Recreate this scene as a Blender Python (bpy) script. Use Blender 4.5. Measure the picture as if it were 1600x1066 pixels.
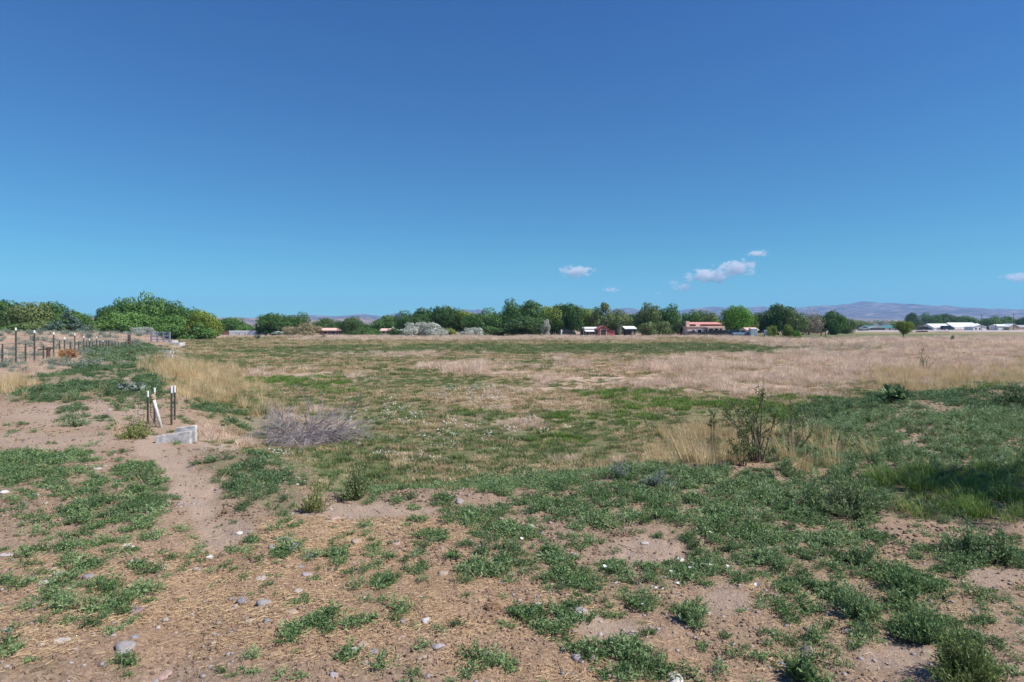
import bpy, math, random
import numpy as np

random.seed(7)
rng = np.random.default_rng(11)
S = bpy.context.scene
for o in list(bpy.data.objects):
    bpy.data.objects.remove(o)
C = S.collection
R = math.radians

# ------------------------------------------------------------------ camera
F = 978.0            # focal length in photo pixels (1600 wide)
CU, HV = 800.0, 511.0
CAMZ = 2.0
cam = bpy.data.cameras.new('camera')
cam.sensor_width = 36.0
cam.lens = 36.0 * F / 1600.0
cam.shift_y = -22.0 / 1600.0
cam.clip_start = 0.05
cam.clip_end = 60000
co = bpy.data.objects.new('camera', cam)
co.location = (0, 0, CAMZ)
co.rotation_euler = (R(90), 0, 0)
C.objects.link(co)
S.camera = co

# ------------------------------------------------------------------ light
SUN_EL, SUN_AZ = 50.0, 109.0          # azimuth clockwise from +Y
world = bpy.data.worlds.new('World')
S.world = world
world.use_nodes = True
nt = world.node_tree
nt.nodes.clear()
sky = nt.nodes.new('ShaderNodeTexSky')
sky.sky_type = 'NISHITA'
sky.sun_disc = False
sky.sun_elevation = R(SUN_EL)
sky.sun_rotation = R(SUN_AZ)
sky.altitude = 1700
sky.air_density = 1.0
sky.dust_density = 0.2
sky.ozone_density = 2.0
hs = nt.nodes.new('ShaderNodeHueSaturation')
hs.inputs['Saturation'].default_value = 1.2
hs.inputs['Value'].default_value = 1.0
tint = nt.nodes.new('ShaderNodeMixRGB')
tint.blend_type = 'MULTIPLY'
tint.inputs[0].default_value = 1.0
_tc = nt.nodes.new('ShaderNodeTexCoord')
_sp = nt.nodes.new('ShaderNodeSeparateXYZ')
nt.links.new(_tc.outputs['Generated'], _sp.inputs[0])
_rp = nt.nodes.new('ShaderNodeValToRGB')
_rp.color_ramp.elements.new(.25); _rp.color_ramp.elements.new(.3)
for _e, (_p, _c) in zip(_rp.color_ramp.elements, [(0.0, (.23, .66, .68)), (.10, (.28, .68, .73)), (.25, (.36, .68, .84)), (.55, (.42, .66, 1.0))]):
    _e.position = _p; _e.color = (*_c, 1)
nt.links.new(_sp.outputs['Z'], _rp.inputs[0])
nt.links.new(_rp.outputs[0], tint.inputs[2])
bg = nt.nodes.new('ShaderNodeBackground')
bg.inputs['Strength'].default_value = 0.094
wo = nt.nodes.new('ShaderNodeOutputWorld')
nt.links.new(sky.outputs[0], hs.inputs['Color'])
nt.links.new(hs.outputs[0], tint.inputs[1])
nt.links.new(tint.outputs[0], bg.inputs['Color'])
nt.links.new(bg.outputs[0], wo.inputs['Surface'])

sun = bpy.data.lights.new('sun', 'SUN')
sun.energy = 5.0
sun.angle = R(0.53)
sun.color = (1.0, 0.95, 0.88)
so = bpy.data.objects.new('sun', sun)
so.rotation_euler = (R(90 - SUN_EL), 0, R(180 - SUN_AZ))
C.objects.link(so)
so.location = (30, 0, 40)

S.view_settings.view_transform = 'Standard'
S.view_settings.look = 'None'
S.view_settings.exposure = 0.5
S.view_settings.gamma = 1.0
S.view_settings.use_curve_mapping = False
S.render.engine = 'CYCLES'
S.cycles.max_bounces = 6
S.cycles.transparent_max_bounces = 8
S.cycles.volume_bounces = 3
S.cycles.volume_max_steps = 64

# ------------------------------------------------------------------ noise and terrain
_perm = np.random.default_rng(5).random((512, 512))
def vnoise(x, y):
    xi = np.floor(x).astype(np.int64); yi = np.floor(y).astype(np.int64)
    fx = x - xi; fy = y - yi
    fx = fx * fx * (3 - 2 * fx); fy = fy * fy * (3 - 2 * fy)
    x0 = xi & 511; x1 = (xi + 1) & 511; y0 = yi & 511; y1 = (yi + 1) & 511
    a = _perm[x0, y0]; b = _perm[x1, y0]; c = _perm[x0, y1]; d = _perm[x1, y1]
    return (a * (1 - fx) + b * fx) * (1 - fy) + (c * (1 - fx) + d * fx) * fy
def fbm(x, y, s, o=3, seed=0):
    x = np.asarray(x, float) / s + 13.7 * seed + 100; y = np.asarray(y, float) / s + 7.3 * seed + 100
    v = 0; a = 0.5; t = 0
    for k in range(o):
        v = v + a * vnoise(x, y); t += a; a *= 0.5
        x = x * 2.03 + 17; y = y * 2.03 + 31
    return v / t
def sstep(a, b, x):
    t = np.clip((x - a) / (b - a), 0, 1)
    return t * t * (3 - 2 * t)

FIELD_Z = -0.55
CX = [-900, -200, -37, -14, -6.6, -5.2, -3.6, -2.4, 0, 0.85, 3.7, 7.2, 10.5, 18, 60, 900]
CY = [900, 330, 67, 25.5, 12.0, 10.6, 8.6, 7.6, 7.9, 8.3, 8.9, 12.6, 16.5, 22, 48, 600]
def crest_dist(x, y):
    yc = np.interp(x, CX, CY)
    sl = (np.interp(x + .5, CX, CY) - np.interp(x - .5, CX, CY))
    return (y - yc) / np.sqrt(1 + sl * sl)
def bank(x, y):
    d = crest_dist(x, y) + 1.2 * (fbm(x, y, 3.0, 2, 3) - .5)
    return 1 - sstep(-0.3, 2.4, d)
def height(x, y):
    x = np.asarray(x, float); y = np.asarray(y, float)
    b = bank(x, y)
    r = np.sqrt(x * x + y * y)
    z = FIELD_Z * (1 - b)
    near = 1 - sstep(30, 60, r)
    z = z + (fbm(x, y, 2.2, 3, 1) - .5) * .16 * (near * .8 + .2) + (fbm(x, y, 0.32, 3, 2) - .5) * .055 * near + (fbm(x, y, 0.085, 2, 6) - .5) * .034 * (1 - sstep(9, 16, r))
    # bulge of the right bank
    z = z + .16 * np.exp(-(((x - 9) / 5.0) ** 2 + ((y - 11.5) / 4.0) ** 2)) * b
    # rising bank behind the fence on the left
    dl = (-(x + 33) * 0.86 + (y - 45) * -0.1)
    z = z + sstep(3, 16, dl) * 1.15 * sstep(20, 34, y) * (1 - sstep(80, 110, y)) * (0.75 + .5 * fbm(x, y, 5, 2, 8))
    # road grade at the far right
    z = z + 0.0 * x
    # worn path
    px = np.interp(y, [4, 6.2, 8, 10, 12, 16, 24, 60], [-2.0, -2.9, -3.9, -5.4, -6.9, -9.6, -15, -36.5])
    z = z - .05 * np.exp(-((x - px) / (.28 + .01 * y)) ** 2) * near
    return z
def hz(x, y):
    return float(height(np.array([x]), np.array([y]))[0])
_YS = np.geomspace(1.5, 5000, 1400)
def at(u, v):
    """ground point seen at photo pixel u,v"""
    dx = (u - CU) / F; dz = -(v - HV) / F
    g = CAMZ + dz * _YS - height(dx * _YS, _YS)
    i = int(np.argmax(g <= 0)) if (g <= 0).any() else len(_YS) - 1
    y = _YS[i]
    if i > 0 and g[i] <= 0:
        y = _YS[i-1] + (_YS[i] - _YS[i-1]) * g[i-1] / (g[i-1] - g[i])
    return (dx * y, y, hz(dx * y, y))
def zat(v, y):
    return CAMZ - (v - HV) / F * y
def xat(u, y):
    return (u - CU) / F * y

# zones: leaning ellipses on the ground, read off the photograph
class Zone:
    def __init__(self, items):
        self.e = []
        for it in items:
            u, v, ru, rv = it[:4]; w = it[4] if len(it) > 4 else 1.0
            p0 = at(u, max(v - rv, 513.5)); p1 = at(u, v + rv)
            cy = (p0[1] + p1[1]) / 2; ry = max((p0[1] - p1[1]) / 2, .03)
            cx = (u - CU) / F * cy; rx = ru / F * cy
            self.e.append((cx, cy, rx, ry, w))
    def __call__(self, x, y, soft=.3, nz=.9, ns=None):
        out = np.zeros_like(x)
        for cx, cy, rx, ry, w in self.e:
            dy = (y - cy)
            q = np.sqrt(((x - cx * y / cy) / (rx * np.maximum(y / cy, .3))) ** 2 + (dy / ry) ** 2)
            m = q < 2.0
            if not m.any(): continue
            s = ns or max(.12, min(rx, ry) * .7)
            qq = q[m] + nz * (fbm(x[m], y[m], s, 3, 4) - .5)
            out[m] = np.maximum(out[m], w * (1 - sstep(1 - soft, 1 + soft * .6, qq)))
        return out

Z_BARE = Zone([(345,835,52,26),(305,775,38,38),(270,725,34,26),(235,700,30,20),(212,640,22,22),(200,600,13,14),
    (330,690,50,14),(1015,862,62,20),(1132,935,38,26),(1040,955,0.1,.1),(1410,1030,80,22),(1560,905,55,18),(560,800,120,12),(960,985,55,18),(100,650,110,20,.8),(60,690,120,16,.7)])
Z_WEED = Zone([
    (50,735,75,26),(30,785,45,18),(95,745,40,20),(200,765,65,32),(165,800,65,24),(120,800,40,16),(240,780,25,28),(5,770,20,30),(90,715,60,14),
    (100,700,30,12,.6),(90,790,120,60,.45),(120,880,130,50,.35),(420,850,90,50,.22),(620,900,120,80,.18),(215,745,40,24),(90,830,50,16,.7),(215,825,45,22,.8),(30,830,30,12,.7),
    (110,945,45,28),(175,935,50,26),(140,965,80,22),(215,930,30,16),(75,960,30,22),(65,1037,34,16),(190,1040,30,16),(8,1025,16,22),
    (228,892,22,12),(110,860,24,12),(40,870,26,12),(135,890,20,9),(95,915,20,10),(10,915,14,10),(200,868,10,14),(300,830,26,6),
    (440,923,14,9),(473,937,16,12),(447,944,14,7),(460,993,20,12),(515,992,12,15),(490,973,15,8),(548,913,24,11),(598,917,19,22),
    (634,952,17,15),(653,884,14,24),(576,831,12,9),(650,813,17,10),(678,841,26,13),(468,858,12,8),(480,872,11,6),(586,857,9,6),
    (531,866,20,14),(711,866,28,8),(650,977,11,8),(691,988,7,13),(651,1011,8,11),(623,1041,12,12),(592,1048,10,11),(557,1043,8,8),
    (542,1033,6,9),(738,1022,9,11),(762,1033,7,10),(725,1044,8,7),(788,1038,10,10),(768,990,12,7),(585,968,8,5),(547,974,11,7),
    (520,967,7,6),(531,958,7,6),(553,956,10,6),(440,830,20,12),(440,862,18,7),(610,800,20,8),
    (770,835,50,22),(735,812,40,14),(825,850,48,26),(770,872,50,22),(745,890,40,14),(795,890,40,18),(852,882,52,26),(900,903,62,25),(970,905,66,26),(1000,927,58,24),(948,940,60,25),(835,962,38,18),
    (880,968,46,22),(915,998,44,20),(965,1020,62,24),(1005,1048,62,22),(1060,1060,40,12),(900,850,60,14,.8),(1000,995,20,24),
    (1080,960,26,16),(1140,925,14,22),(1145,950,18,10),(1055,895,60,18),(1100,845,95,26),(1145,885,75,28),(935,820,65,18),(1080,812,120,22),
    (1150,1005,28,16,.8),(1175,1030,30,18,.7),(1190,840,90,60,.95),(1250,800,110,50,.95),(1250,880,60,60,.95),(1330,850,60,50,.9),(1350,920,80,40,.95),
    (1400,930,60,50,.95),(1450,960,60,40,.95),(1270,960,60,25,.9),(1230,900,50,60,.95),(1300,1000,60,26,.8),(1370,985,60,22,.9),(1480,880,60,40,.8),(1550,960,40,20,.8),(1560,860,40,26,.8),
    (1320,790,70,40,.9),(1230,1005,50,20,.6),(1540,930,60,16,.6),(1590,960,20,20,.8),(1500,1030,60,40),(1255,1045,40,24),(1590,880,30,20,.8),(1450,1000,40,20,.7),
    (670,790,60,14,.8),(1320,700,120,30,.7),(1480,720,120,34,.8),(1300,660,100,14,.6),(1540,670,80,24,.8),(850,800,130,20,.9),(1000,790,140,22,.9),(1150,790,120,28,.95),(840,760,200,18,.95),(1020,755,120,22,.95),(1200,760,80,26,.95),
    (430,800,40,14,.7),(590,770,60,10,.7),(480,800,60,12,.5)])
Z_DEEP = Zone([(370,735,55,30),(400,765,60,24),(350,715,30,22),(430,755,40,26),(440,780,40,14,.8),(160,600,110,20),(200,620,50,22),(90,620,110,12),(110,648,30,16),(190,560,70,18),(215,545,40,12),
    (160,580,60,14),(150,657,30,8),(370,655,70,14),(330,640,30,12),(420,668,60,6),(225,770,45,30,.9),(180,790,60,24,.9),(215,570,40,14),(290,575,20,10,.5),(420,690,25,8),
    (1450,628,200,16),(1300,645,130,14),(1560,622,120,22),(1250,665,100,16),(1100,690,40,10,.4),(1560,640,60,14)])
Z_LIGHTW = Zone([(1450,690,220,40),(1350,720,140,32),(1560,700,120,50),(1300,740,110,22),(1300,680,120,16),(1200,700,60,20,.6)])
Z_LUSH = Zone([(1420,760,90,24),(1540,780,90,36),(1480,800,100,20),(1570,750,60,20)])
Z_STRAW = Zone([(480,900,330,90),(350,980,330,70),(650,960,330,90),(120,1000,200,60,.8),(850,1040,250,40,.8),(560,830,250,30,.8),(1100,1030,200,40,.5),(1300,960,300,90,.3),(70,900,150,40,.5),(1450,900,200,60,.3)])
Z_BLOND = Zone([(300,590,75,24),(260,580,30,18),(360,610,60,18,.7),(330,620,60,16,.6),(410,640,60,14,.5),(1090,705,70,32),(1150,715,100,26),(1250,715,80,24),(1320,720,50,16,.8),(1050,700,50,24,.8),(1450,592,110,18),(1540,588,100,16,.95),(950,725,60,12,.6),(30,608,34,10),(105,562,22,6)])
Z_PINK = Zone([(1000,590,150,26),(1150,580,160,22),(1300,570,160,26),(1500,560,200,34),(1180,600,110,18),(1480,590,120,16),(900,600,70,20,.8),(840,630,80,24,.8),(790,665,70,14,.7),
    (720,574,70,10,.9),(460,585,90,8,.6),(790,580,100,10,.6),(1240,541,60,4),(1180,560,160,6,.8),(520,590,60,8,.4),(480,660,90,20,.6),(370,690,80,8,.8),(440,690,60,12,.7),(900,560,60,6,.6),(640,555,160,5,.35),(1400,535,240,7,.8),
    (1000,720,150,20,.3),(1300,630,90,10,.5),(1250,600,100,20,.7)])
Z_LIME = Zone([(990,622,110,14),(1080,640,150,12),(1230,630,100,12),(1180,650,90,10,.8),(450,605,90,9,.6),(500,600,55,11),(430,595,60,8,.8),(1500,605,120,6),(540,617,50,6,.7),(900,650,60,10,.6),(880,690,60,12,.7),(1570,595,40,8),(760,640,60,7,.6),(930,665,60,10,.5)])
Z_GREEN = Zone([(1050,545,340,8),(700,545,300,6,.9),(500,550,150,7,.9),(300,560,60,6),(560,640,180,16,.6),(640,700,160,44,.75),(500,730,120,30,.8),(770,700,110,34,.8),(900,700,120,28,.8),(1000,660,150,14,.5),(1400,527,260,5),(620,745,130,22,.8),(560,760,110,22,.7),(1200,545,200,7),(640,600,180,14,.4),(700,655,140,16,.6),(1280,560,60,8,.5)])
Z_FLOWER = Zone([(660,745,75,12,.8),(690,728,50,9),(720,622,70,14,.9),(770,612,40,7),(650,700,90,40,.5),(640,665,60,12,.5),(460,735,20,10,.6),(540,760,30,8,.3),(590,640,60,12,.35),(640,550,60,4,.6),(690,770,60,8,.12),(440,715,20,8,.4),(860,775,60,16,.1),(830,690,90,30,.2),(560,670,30,20,.3),(1500,608,60,3,.3),(520,760,20,8,.3)])

# ------------------------------------------------------------------ materials
MATS = {}
def mat_base(name):
    m = bpy.data.materials.new(name); m.use_nodes = True
    nt = m.node_tree
    return m, nt, nt.nodes['Principled BSDF']
def N(nt, t, **kw):
    n = nt.nodes.new(t)
    for k, v in kw.items():
        setattr(n, k, v)
    return n
def ramp(nt, fac, stops):
    r = nt.nodes.new('ShaderNodeValToRGB')
    while len(r.color_ramp.elements) < len(stops): r.color_ramp.elements.new(.5)
    for e, (p, c) in zip(r.color_ramp.elements, stops):
        e.position = p; e.color = (*c, 1)
    nt.links.new(fac, r.inputs[0])
    return r.outputs[0]
def simple(name, col, rough=.7, var=.12, scale=3, bump=.0, metal=0):
    if name in MATS: return MATS[name]
    m, nt, p = mat_base(name)
    tc = N(nt, 'ShaderNodeTexCoord'); nz = N(nt, 'ShaderNodeTexNoise')
    nz.inputs['Scale'].default_value = scale; nz.inputs['Detail'].default_value = 6
    nt.links.new(tc.outputs['Object'], nz.inputs['Vector'])
    lo = tuple(c * (1 - var * 1.5) for c in col); hi = tuple(min(1, c * (1 + var)) for c in col)
    nt.links.new(ramp(nt, nz.outputs[0], [(.3, lo), (.7, hi)]), p.inputs['Base Color'])
    p.inputs['Roughness'].default_value = rough; p.inputs['Metallic'].default_value = metal
    if bump:
        b = N(nt, 'ShaderNodeBump'); b.inputs['Strength'].default_value = bump; b.inputs['Distance'].default_value = .02
        nt.links.new(nz.outputs[0], b.inputs['Height']); nt.links.new(b.outputs[0], p.inputs['Normal'])
    MATS[name] = m
    return m
def leafmat(name, cols, transl=.3, rough=.6):
    """cols: three colours chosen per plant and per leaf"""
    if name in MATS: return MATS[name]
    m, nt, p = mat_base(name)
    oi = N(nt, 'ShaderNodeObjectInfo'); at_ = N(nt, 'ShaderNodeAttribute'); at_.attribute_name = 'lv'
    mx = N(nt, 'ShaderNodeMath', operation='MULTIPLY_ADD'); mx.inputs[1].default_value = .5; mx.inputs[2].default_value = 0
    m2 = N(nt, 'ShaderNodeMath', operation='MULTIPLY_ADD'); m2.inputs[1].default_value = .5
    nt.links.new(oi.outputs['Random'], mx.inputs[0])
    nt.links.new(at_.outputs['Fac'], m2.inputs[0]); nt.links.new(mx.outputs[0], m2.inputs[2])
    c = ramp(nt, m2.outputs[0], [(.15, cols[0]), (.5, cols[1]), (.88, cols[2])])
    nt.links.new(c, p.inputs['Base Color'])
    p.inputs['Roughness'].default_value = rough
    p.inputs['Specular IOR Level'].default_value = .3
    tr = N(nt, 'ShaderNodeBsdfTranslucent'); nt.links.new(c, tr.inputs[0])
    ms = N(nt, 'ShaderNodeMixShader'); ms.inputs[0].default_value = transl
    out = nt.nodes['Material Output']
    nt.links.new(p.outputs[0], ms.inputs[1]); nt.links.new(tr.outputs[0], ms.inputs[2]); nt.links.new(ms.outputs[0], out.inputs['Surface'])
    MATS[name] = m
    return m

M_WEED = leafmat('weed_leaf', [(.085, .15, .055), (.175, .275, .11), (.35, .445, .23)])
M_LWEED = leafmat('light_weed_leaf', [(.11, .18, .075), (.20, .29, .13), (.36, .46, .25)])
M_DEEP = leafmat('blue_green_leaf', [(.065, .125, .05), (.125, .205, .09), (.24, .33, .16)])
M_LUSH = leafmat('lush_grass', [(.09, .17, .03), (.19, .30, .06), (.40, .46, .18)], .4)
M_FGREEN = leafmat('field_green', [(.10, .15, .05), (.155, .215, .075), (.26, .30, .13)])
M_LIME = leafmat('lime_grass', [(.09, .17, .03), (.15, .25, .045), (.24, .33, .09)])
M_BLOND = leafmat('blond_grass', [(.40, .30, .15), (.60, .46, .25), (.78, .65, .40)], .35)
M_PINKG = leafmat('pink_dry_grass', [(.42, .31, .23), (.66, .51, .39), (.84, .71, .57)], .3)
M_TAN = leafmat('tan_thatch', [(.28, .21, .11), (.44, .34, .20), (.62, .50, .33)], .3)
M_STRAW = leafmat('straw', [(.22, .13, .07), (.42, .29, .16), (.66, .52, .32)], .2)
M_SAGE = leafmat('sage_leaf', [(.14, .18, .14), (.22, .27, .22), (.32, .36, .30)], .2)
M_PETAL = leafmat('white_petal', [(.7, .7, .66), (.8, .8, .78), (.85, .85, .83)], .3)
M_TWIG = leafmat('grey_twig', [(.24, .21, .21), (.36, .32, .325), (.50, .46, .465)], .0, .8)
M_DTWIG = leafmat('dark_twig', [(.10, .08, .065), (.16, .125, .10), (.24, .19, .15)], .0, .8)
M_BARK = simple('bark', (.16, .12, .09), .9, .4, 4, .5)
M_TREES = [leafmat('cottonwood_leaf', [(.042, .095, .022), (.078, .165, .036), (.135, .255, .062)], .3),
           leafmat('bright_tree_leaf', [(0.070, 0.168, 0.017), (0.119, 0.266, 0.028), (0.182, 0.378, 0.049)], .35),
           leafmat('dark_tree_leaf', [(0.042, 0.084, 0.025), (0.070, 0.133, 0.039), (0.112, 0.196, 0.056)], .25),
           leafmat('olive_tree_leaf', [(0.098, 0.140, 0.042), (0.154, 0.210, 0.070), (0.238, 0.294, 0.112)], .25),
           leafmat('silver_leaf', [(0.280, 0.308, 0.266), (0.420, 0.448, 0.392), (0.588, 0.616, 0.546)], .2),
           leafmat('tamarisk_leaf', [(0.140, 0.126, 0.070), (0.224, 0.196, 0.105), (0.308, 0.266, 0.154)], .2),
           leafmat('spruce_needle', [(0.042, 0.077, 0.049), (0.070, 0.119, 0.084), (0.126, 0.182, 0.133)], .1),
           leafmat('sparse_grey_leaf', [(0.210, 0.182, 0.140), (0.308, 0.266, 0.210), (0.420, 0.378, 0.294)], .2),
           leafmat('yellow_green_leaf', [(0.126, 0.182, 0.028), (0.210, 0.280, 0.042), (0.322, 0.406, 0.084)], .35)]

# ------------------------------------------------------------------ mesh helpers
def npmesh(name, V, Fc, mat=None, lv=None, smooth=False):
    V = np.asarray(V, np.float32).reshape(-1, 3); Fc = np.asarray(Fc, np.int32)
    me = bpy.data.meshes.new(name)
    k = Fc.shape[1]
    me.vertices.add(len(V)); me.vertices.foreach_set('co', V.ravel())
    me.loops.add(Fc.size); me.loops.foreach_set('vertex_index', Fc.ravel())
    me.polygons.add(len(Fc))
    me.polygons.foreach_set('loop_start', np.arange(0, Fc.size, k, dtype=np.int32))
    me.polygons.foreach_set('loop_total', np.full(len(Fc), k, np.int32))
    if smooth: me.polygons.foreach_set('use_smooth', np.ones(len(Fc), bool))
    if lv is not None:
        a = me.attributes.new('lv', 'FLOAT', 'FACE'); a.data.foreach_set('value', np.asarray(lv, np.float32))
    me.update(calc_edges=True)
    if mat: me.materials.append(mat)
    return me
def link(name, me, parent=None, loc=None, rot=None, scale=None):
    o = bpy.data.objects.new(name, me); C.objects.link(o)
    if parent: o.parent = parent
    if loc is not None: o.location = loc
    if rot is not None: o.rotation_euler = rot
    if scale is not None: o.scale = scale
    return o
def tag(o, label=None, cat=None, group=None, kind=None):
    if label: o['label'] = label
    if cat: o['category'] = cat
    if group: o['group'] = group
    if kind: o['kind'] = kind
    return o
def thing(name, label, cat, loc=(0, 0, 0), rz=0, group=None):
    o = bpy.data.objects.new(name, None); C.objects.link(o)
    o.location = loc; o.rotation_euler = (0, 0, rz); o.empty_display_size = .2
    return tag(o, label, cat, group)
def unit(v):
    return v / np.maximum(np.linalg.norm(v, axis=-1, keepdims=True), 1e-9)

class MB:
    """collects polygons for one mesh"""
    def __init__(s): s.v = []; s.f = []
    def box(s, c, d, rz=0, taper=1.0, rx=0):
        x, y, z = c; a, b, h = d[0] / 2, d[1] / 2, d[2] / 2
        n = len(s.v); cr, sr = math.cos(rz), math.sin(rz)
        for k, (sx, sy, sz) in enumerate([(-1,-1,-1),(1,-1,-1),(1,1,-1),(-1,1,-1),(-1,-1,1),(1,-1,1),(1,1,1),(-1,1,1)]):
            t = taper if sz > 0 else 1
            px, py = sx * a * t, sy * b * t
            s.v.append((x + px * cr - py * sr, y + px * sr + py * cr, z + sz * h))
        for q in [(0,3,2,1),(4,5,6,7),(0,1,5,4),(1,2,6,5),(2,3,7,6),(3,0,4,7)]:
            s.f.append(tuple(n + i for i in q))
        return s
    def tube(s, pts, radii, seg=6, cap=True):
        pts = [np.array(p, float) for p in pts]; n0 = len(s.v)
        for i, p in enumerate(pts):
            d = pts[min(i + 1, len(pts) - 1)] - pts[max(i - 1, 0)]
            d = d / (np.linalg.norm(d) + 1e-9)
            a = np.cross(d, (0, 0, 1) if abs(d[2]) < .9 else (1, 0, 0)); a /= np.linalg.norm(a); b = np.cross(d, a)
            r = radii[i] if hasattr(radii, '__len__') else radii
            for k in range(seg):
                t = 2 * math.pi * k / seg
                s.v.append(tuple(p + r * (math.cos(t) * a + math.sin(t) * b)))
        for i in range(len(pts) - 1):
            for k in range(seg):
                k2 = (k + 1) % seg
                s.f.append((n0 + i * seg + k, n0 + i * seg + k2, n0 + (i + 1) * seg + k2, n0 + (i + 1) * seg + k))
        if cap:
            s.f.append(tuple(n0 + k for k in range(seg))[::-1])
            s.f.append(tuple(n0 + (len(pts) - 1) * seg + k for k in range(seg)))
        return s
    def prism(s, prof, y0, y1):
        """profile in x,z extruded along y"""
        n = len(s.v); k = len(prof)
        for (x, z) in prof: s.v.append((x, y0, z))
        for (x, z) in prof: s.v.append((x, y1, z))
        s.f.append(tuple(range(n, n + k))); s.f.append(tuple(range(n + 2 * k - 1, n + k - 1, -1)))
        for i in range(k):
            j = (i + 1) % k
            s.f.append((n + j, n + i, n + k + i, n + k + j))
        return s
    def mesh(s, name, mat=None, smooth=False, bevel=0):
        me = bpy.data.meshes.new(name); me.from_pydata([tuple(map(float, v)) for v in s.v], [], s.f)
        import bmesh
        bm = bmesh.new(); bm.from_mesh(me); bmesh.ops.recalc_face_normals(bm, faces=bm.faces[:])
        if bevel: bmesh.ops.bevel(bm, geom=bm.edges[:], offset=bevel, segments=2, affect='EDGES')
        bm.to_mesh(me); bm.free()
        if smooth: me.polygons.foreach_set('use_smooth', [True] * len(me.polygons))
        if mat: me.materials.append(mat)
        return me
    def build(s, name, mat, parent=None, loc=None, smooth=False, bevel=0):
        return link(name, s.mesh(name, mat, smooth, bevel), parent, loc)

def leaves(P, D, L, W, side=None, fold=0.0):
    """diamond leaves: base P, direction D, length L, width W -> V, F"""
    n = len(P); D = unit(D)
    if side is None:
        side = np.cross(D, rng.normal(size=(n, 3)))
    side = unit(side)
    up = unit(np.cross(side, D))
    L = np.broadcast_to(np.asarray(L, float), (n,))[:, None]; W = np.broadcast_to(np.asarray(W, float), (n,))[:, None]
    mid = P + D * L * .5 - up * W * fold
    V = np.stack([P, mid + side * W * .5, P + D * L, mid - side * W * .5], 1).reshape(-1, 3)
    Fc = np.arange(4 * n).reshape(-1, 4)
    return V, Fc
def blades(P, A, H, W, bend, segs=3):
    """grass blades: base P, lean azimuth A, height H, width W, bend (0..1+) -> quads strip"""
    n = len(P); t = np.linspace(0, 1, segs + 1)
    dirx = np.stack([np.cos(A), np.sin(A), np.zeros(n)], 1)
    fa = A + math.pi / 2 + rng.normal(0, .5, n)
    side = np.stack([np.cos(fa), np.sin(fa), np.zeros(n)], 1)
    V = np.zeros((n, segs + 1, 2, 3))
    for k, tt in enumerate(t):
        ang = bend * tt
        # integrate arc approx
        hor = H * (1 - np.cos(ang)) / np.maximum(bend, 1e-3)
        ver = H * np.sin(ang) / np.maximum(bend, 1e-3)
        c = P + dirx * hor[:, None] + np.array([0, 0, 1]) * ver[:, None]
        w = W * (1 - .85 * tt ** 1.5) * .5
        V[:, k, 0] = c - side * w[:, None]; V[:, k, 1] = c + side * w[:, None]
    base = np.arange(n)[:, None] * (segs + 1) * 2
    Fc = np.concatenate([base + np.array([[2 * k, 2 * k + 1, 2 * k + 3, 2 * k + 2]]) for k in range(segs)], 1).reshape(-1, 4)
    return V.reshape(-1, 3), Fc
def join(parts):
    Vs = []; Fs = []; n = 0
    for V, Fc in parts:
        Vs.append(V); Fs.append(Fc + n); n += len(V)
    return np.concatenate(Vs), np.concatenate(Fs)

# plant prototypes ---------------------------------------------------
def weed_clump_mesh(name, mat, r=.10, h=.07, stems=26, per=9, L=.028, W=.011, up=.5, sd=0):
    P = []; D = []; lv = []
    for i in range(stems):
        a = rng.random() * 2 * math.pi; reach = r * math.sqrt(rng.random()) * 1.15
        tip = np.array([math.cos(a) * reach, math.sin(a) * reach, h * (.35 + .75 * rng.random()) * (1.15 - .6 * (reach / r) ** 2)])
        b0 = np.array([math.cos(a) * reach * .3, math.sin(a) * reach * .3, 0])
        base = rng.random()
        for k in range(per):
            t = (k + 1) / per
            p = b0 * (1 - t) + tip * t; p[2] = tip[2] * t ** .8
            d = rng.normal(0, 1, 3); d[2] = abs(d[2]) * up + .25; d[:2] += (tip - b0)[:2] / (r + 1e-6) * .6
            P.append(p); D.append(d); lv.append(np.clip(base * .6 + .4 * rng.random() * (.4 + .6 * t), 0, 1))
    P = np.array(P); D = np.array(D); n = len(P)
    V, Fc = leaves(P, D, L * rng.uniform(.6, 1.25, n), W * rng.uniform(.7, 1.2, n), fold=.25)
    return npmesh(name, V, Fc, mat, lv)
def tuft_mesh(name, mat, r, h, n, W, bend, bvar=.4, segs=3, hv=.45):
    a = rng.random(n) * 2 * math.pi; q = np.sqrt(rng.random(n)) * r
    P = np.stack([np.cos(a) * q, np.sin(a) * q, np.zeros(n) - .005], 1)
    A = a + rng.normal(0, 1.1, n)
    V, Fc = blades(P, A, h * rng.uniform(1 - hv, 1 + hv * .4, n), W * rng.uniform(.7, 1.3, n), np.clip(rng.normal(bend, bvar, n), .05, 2.4), segs)
    lv = np.repeat(rng.random(n), segs)
    return npmesh(name, V, Fc, mat, lv)

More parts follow.
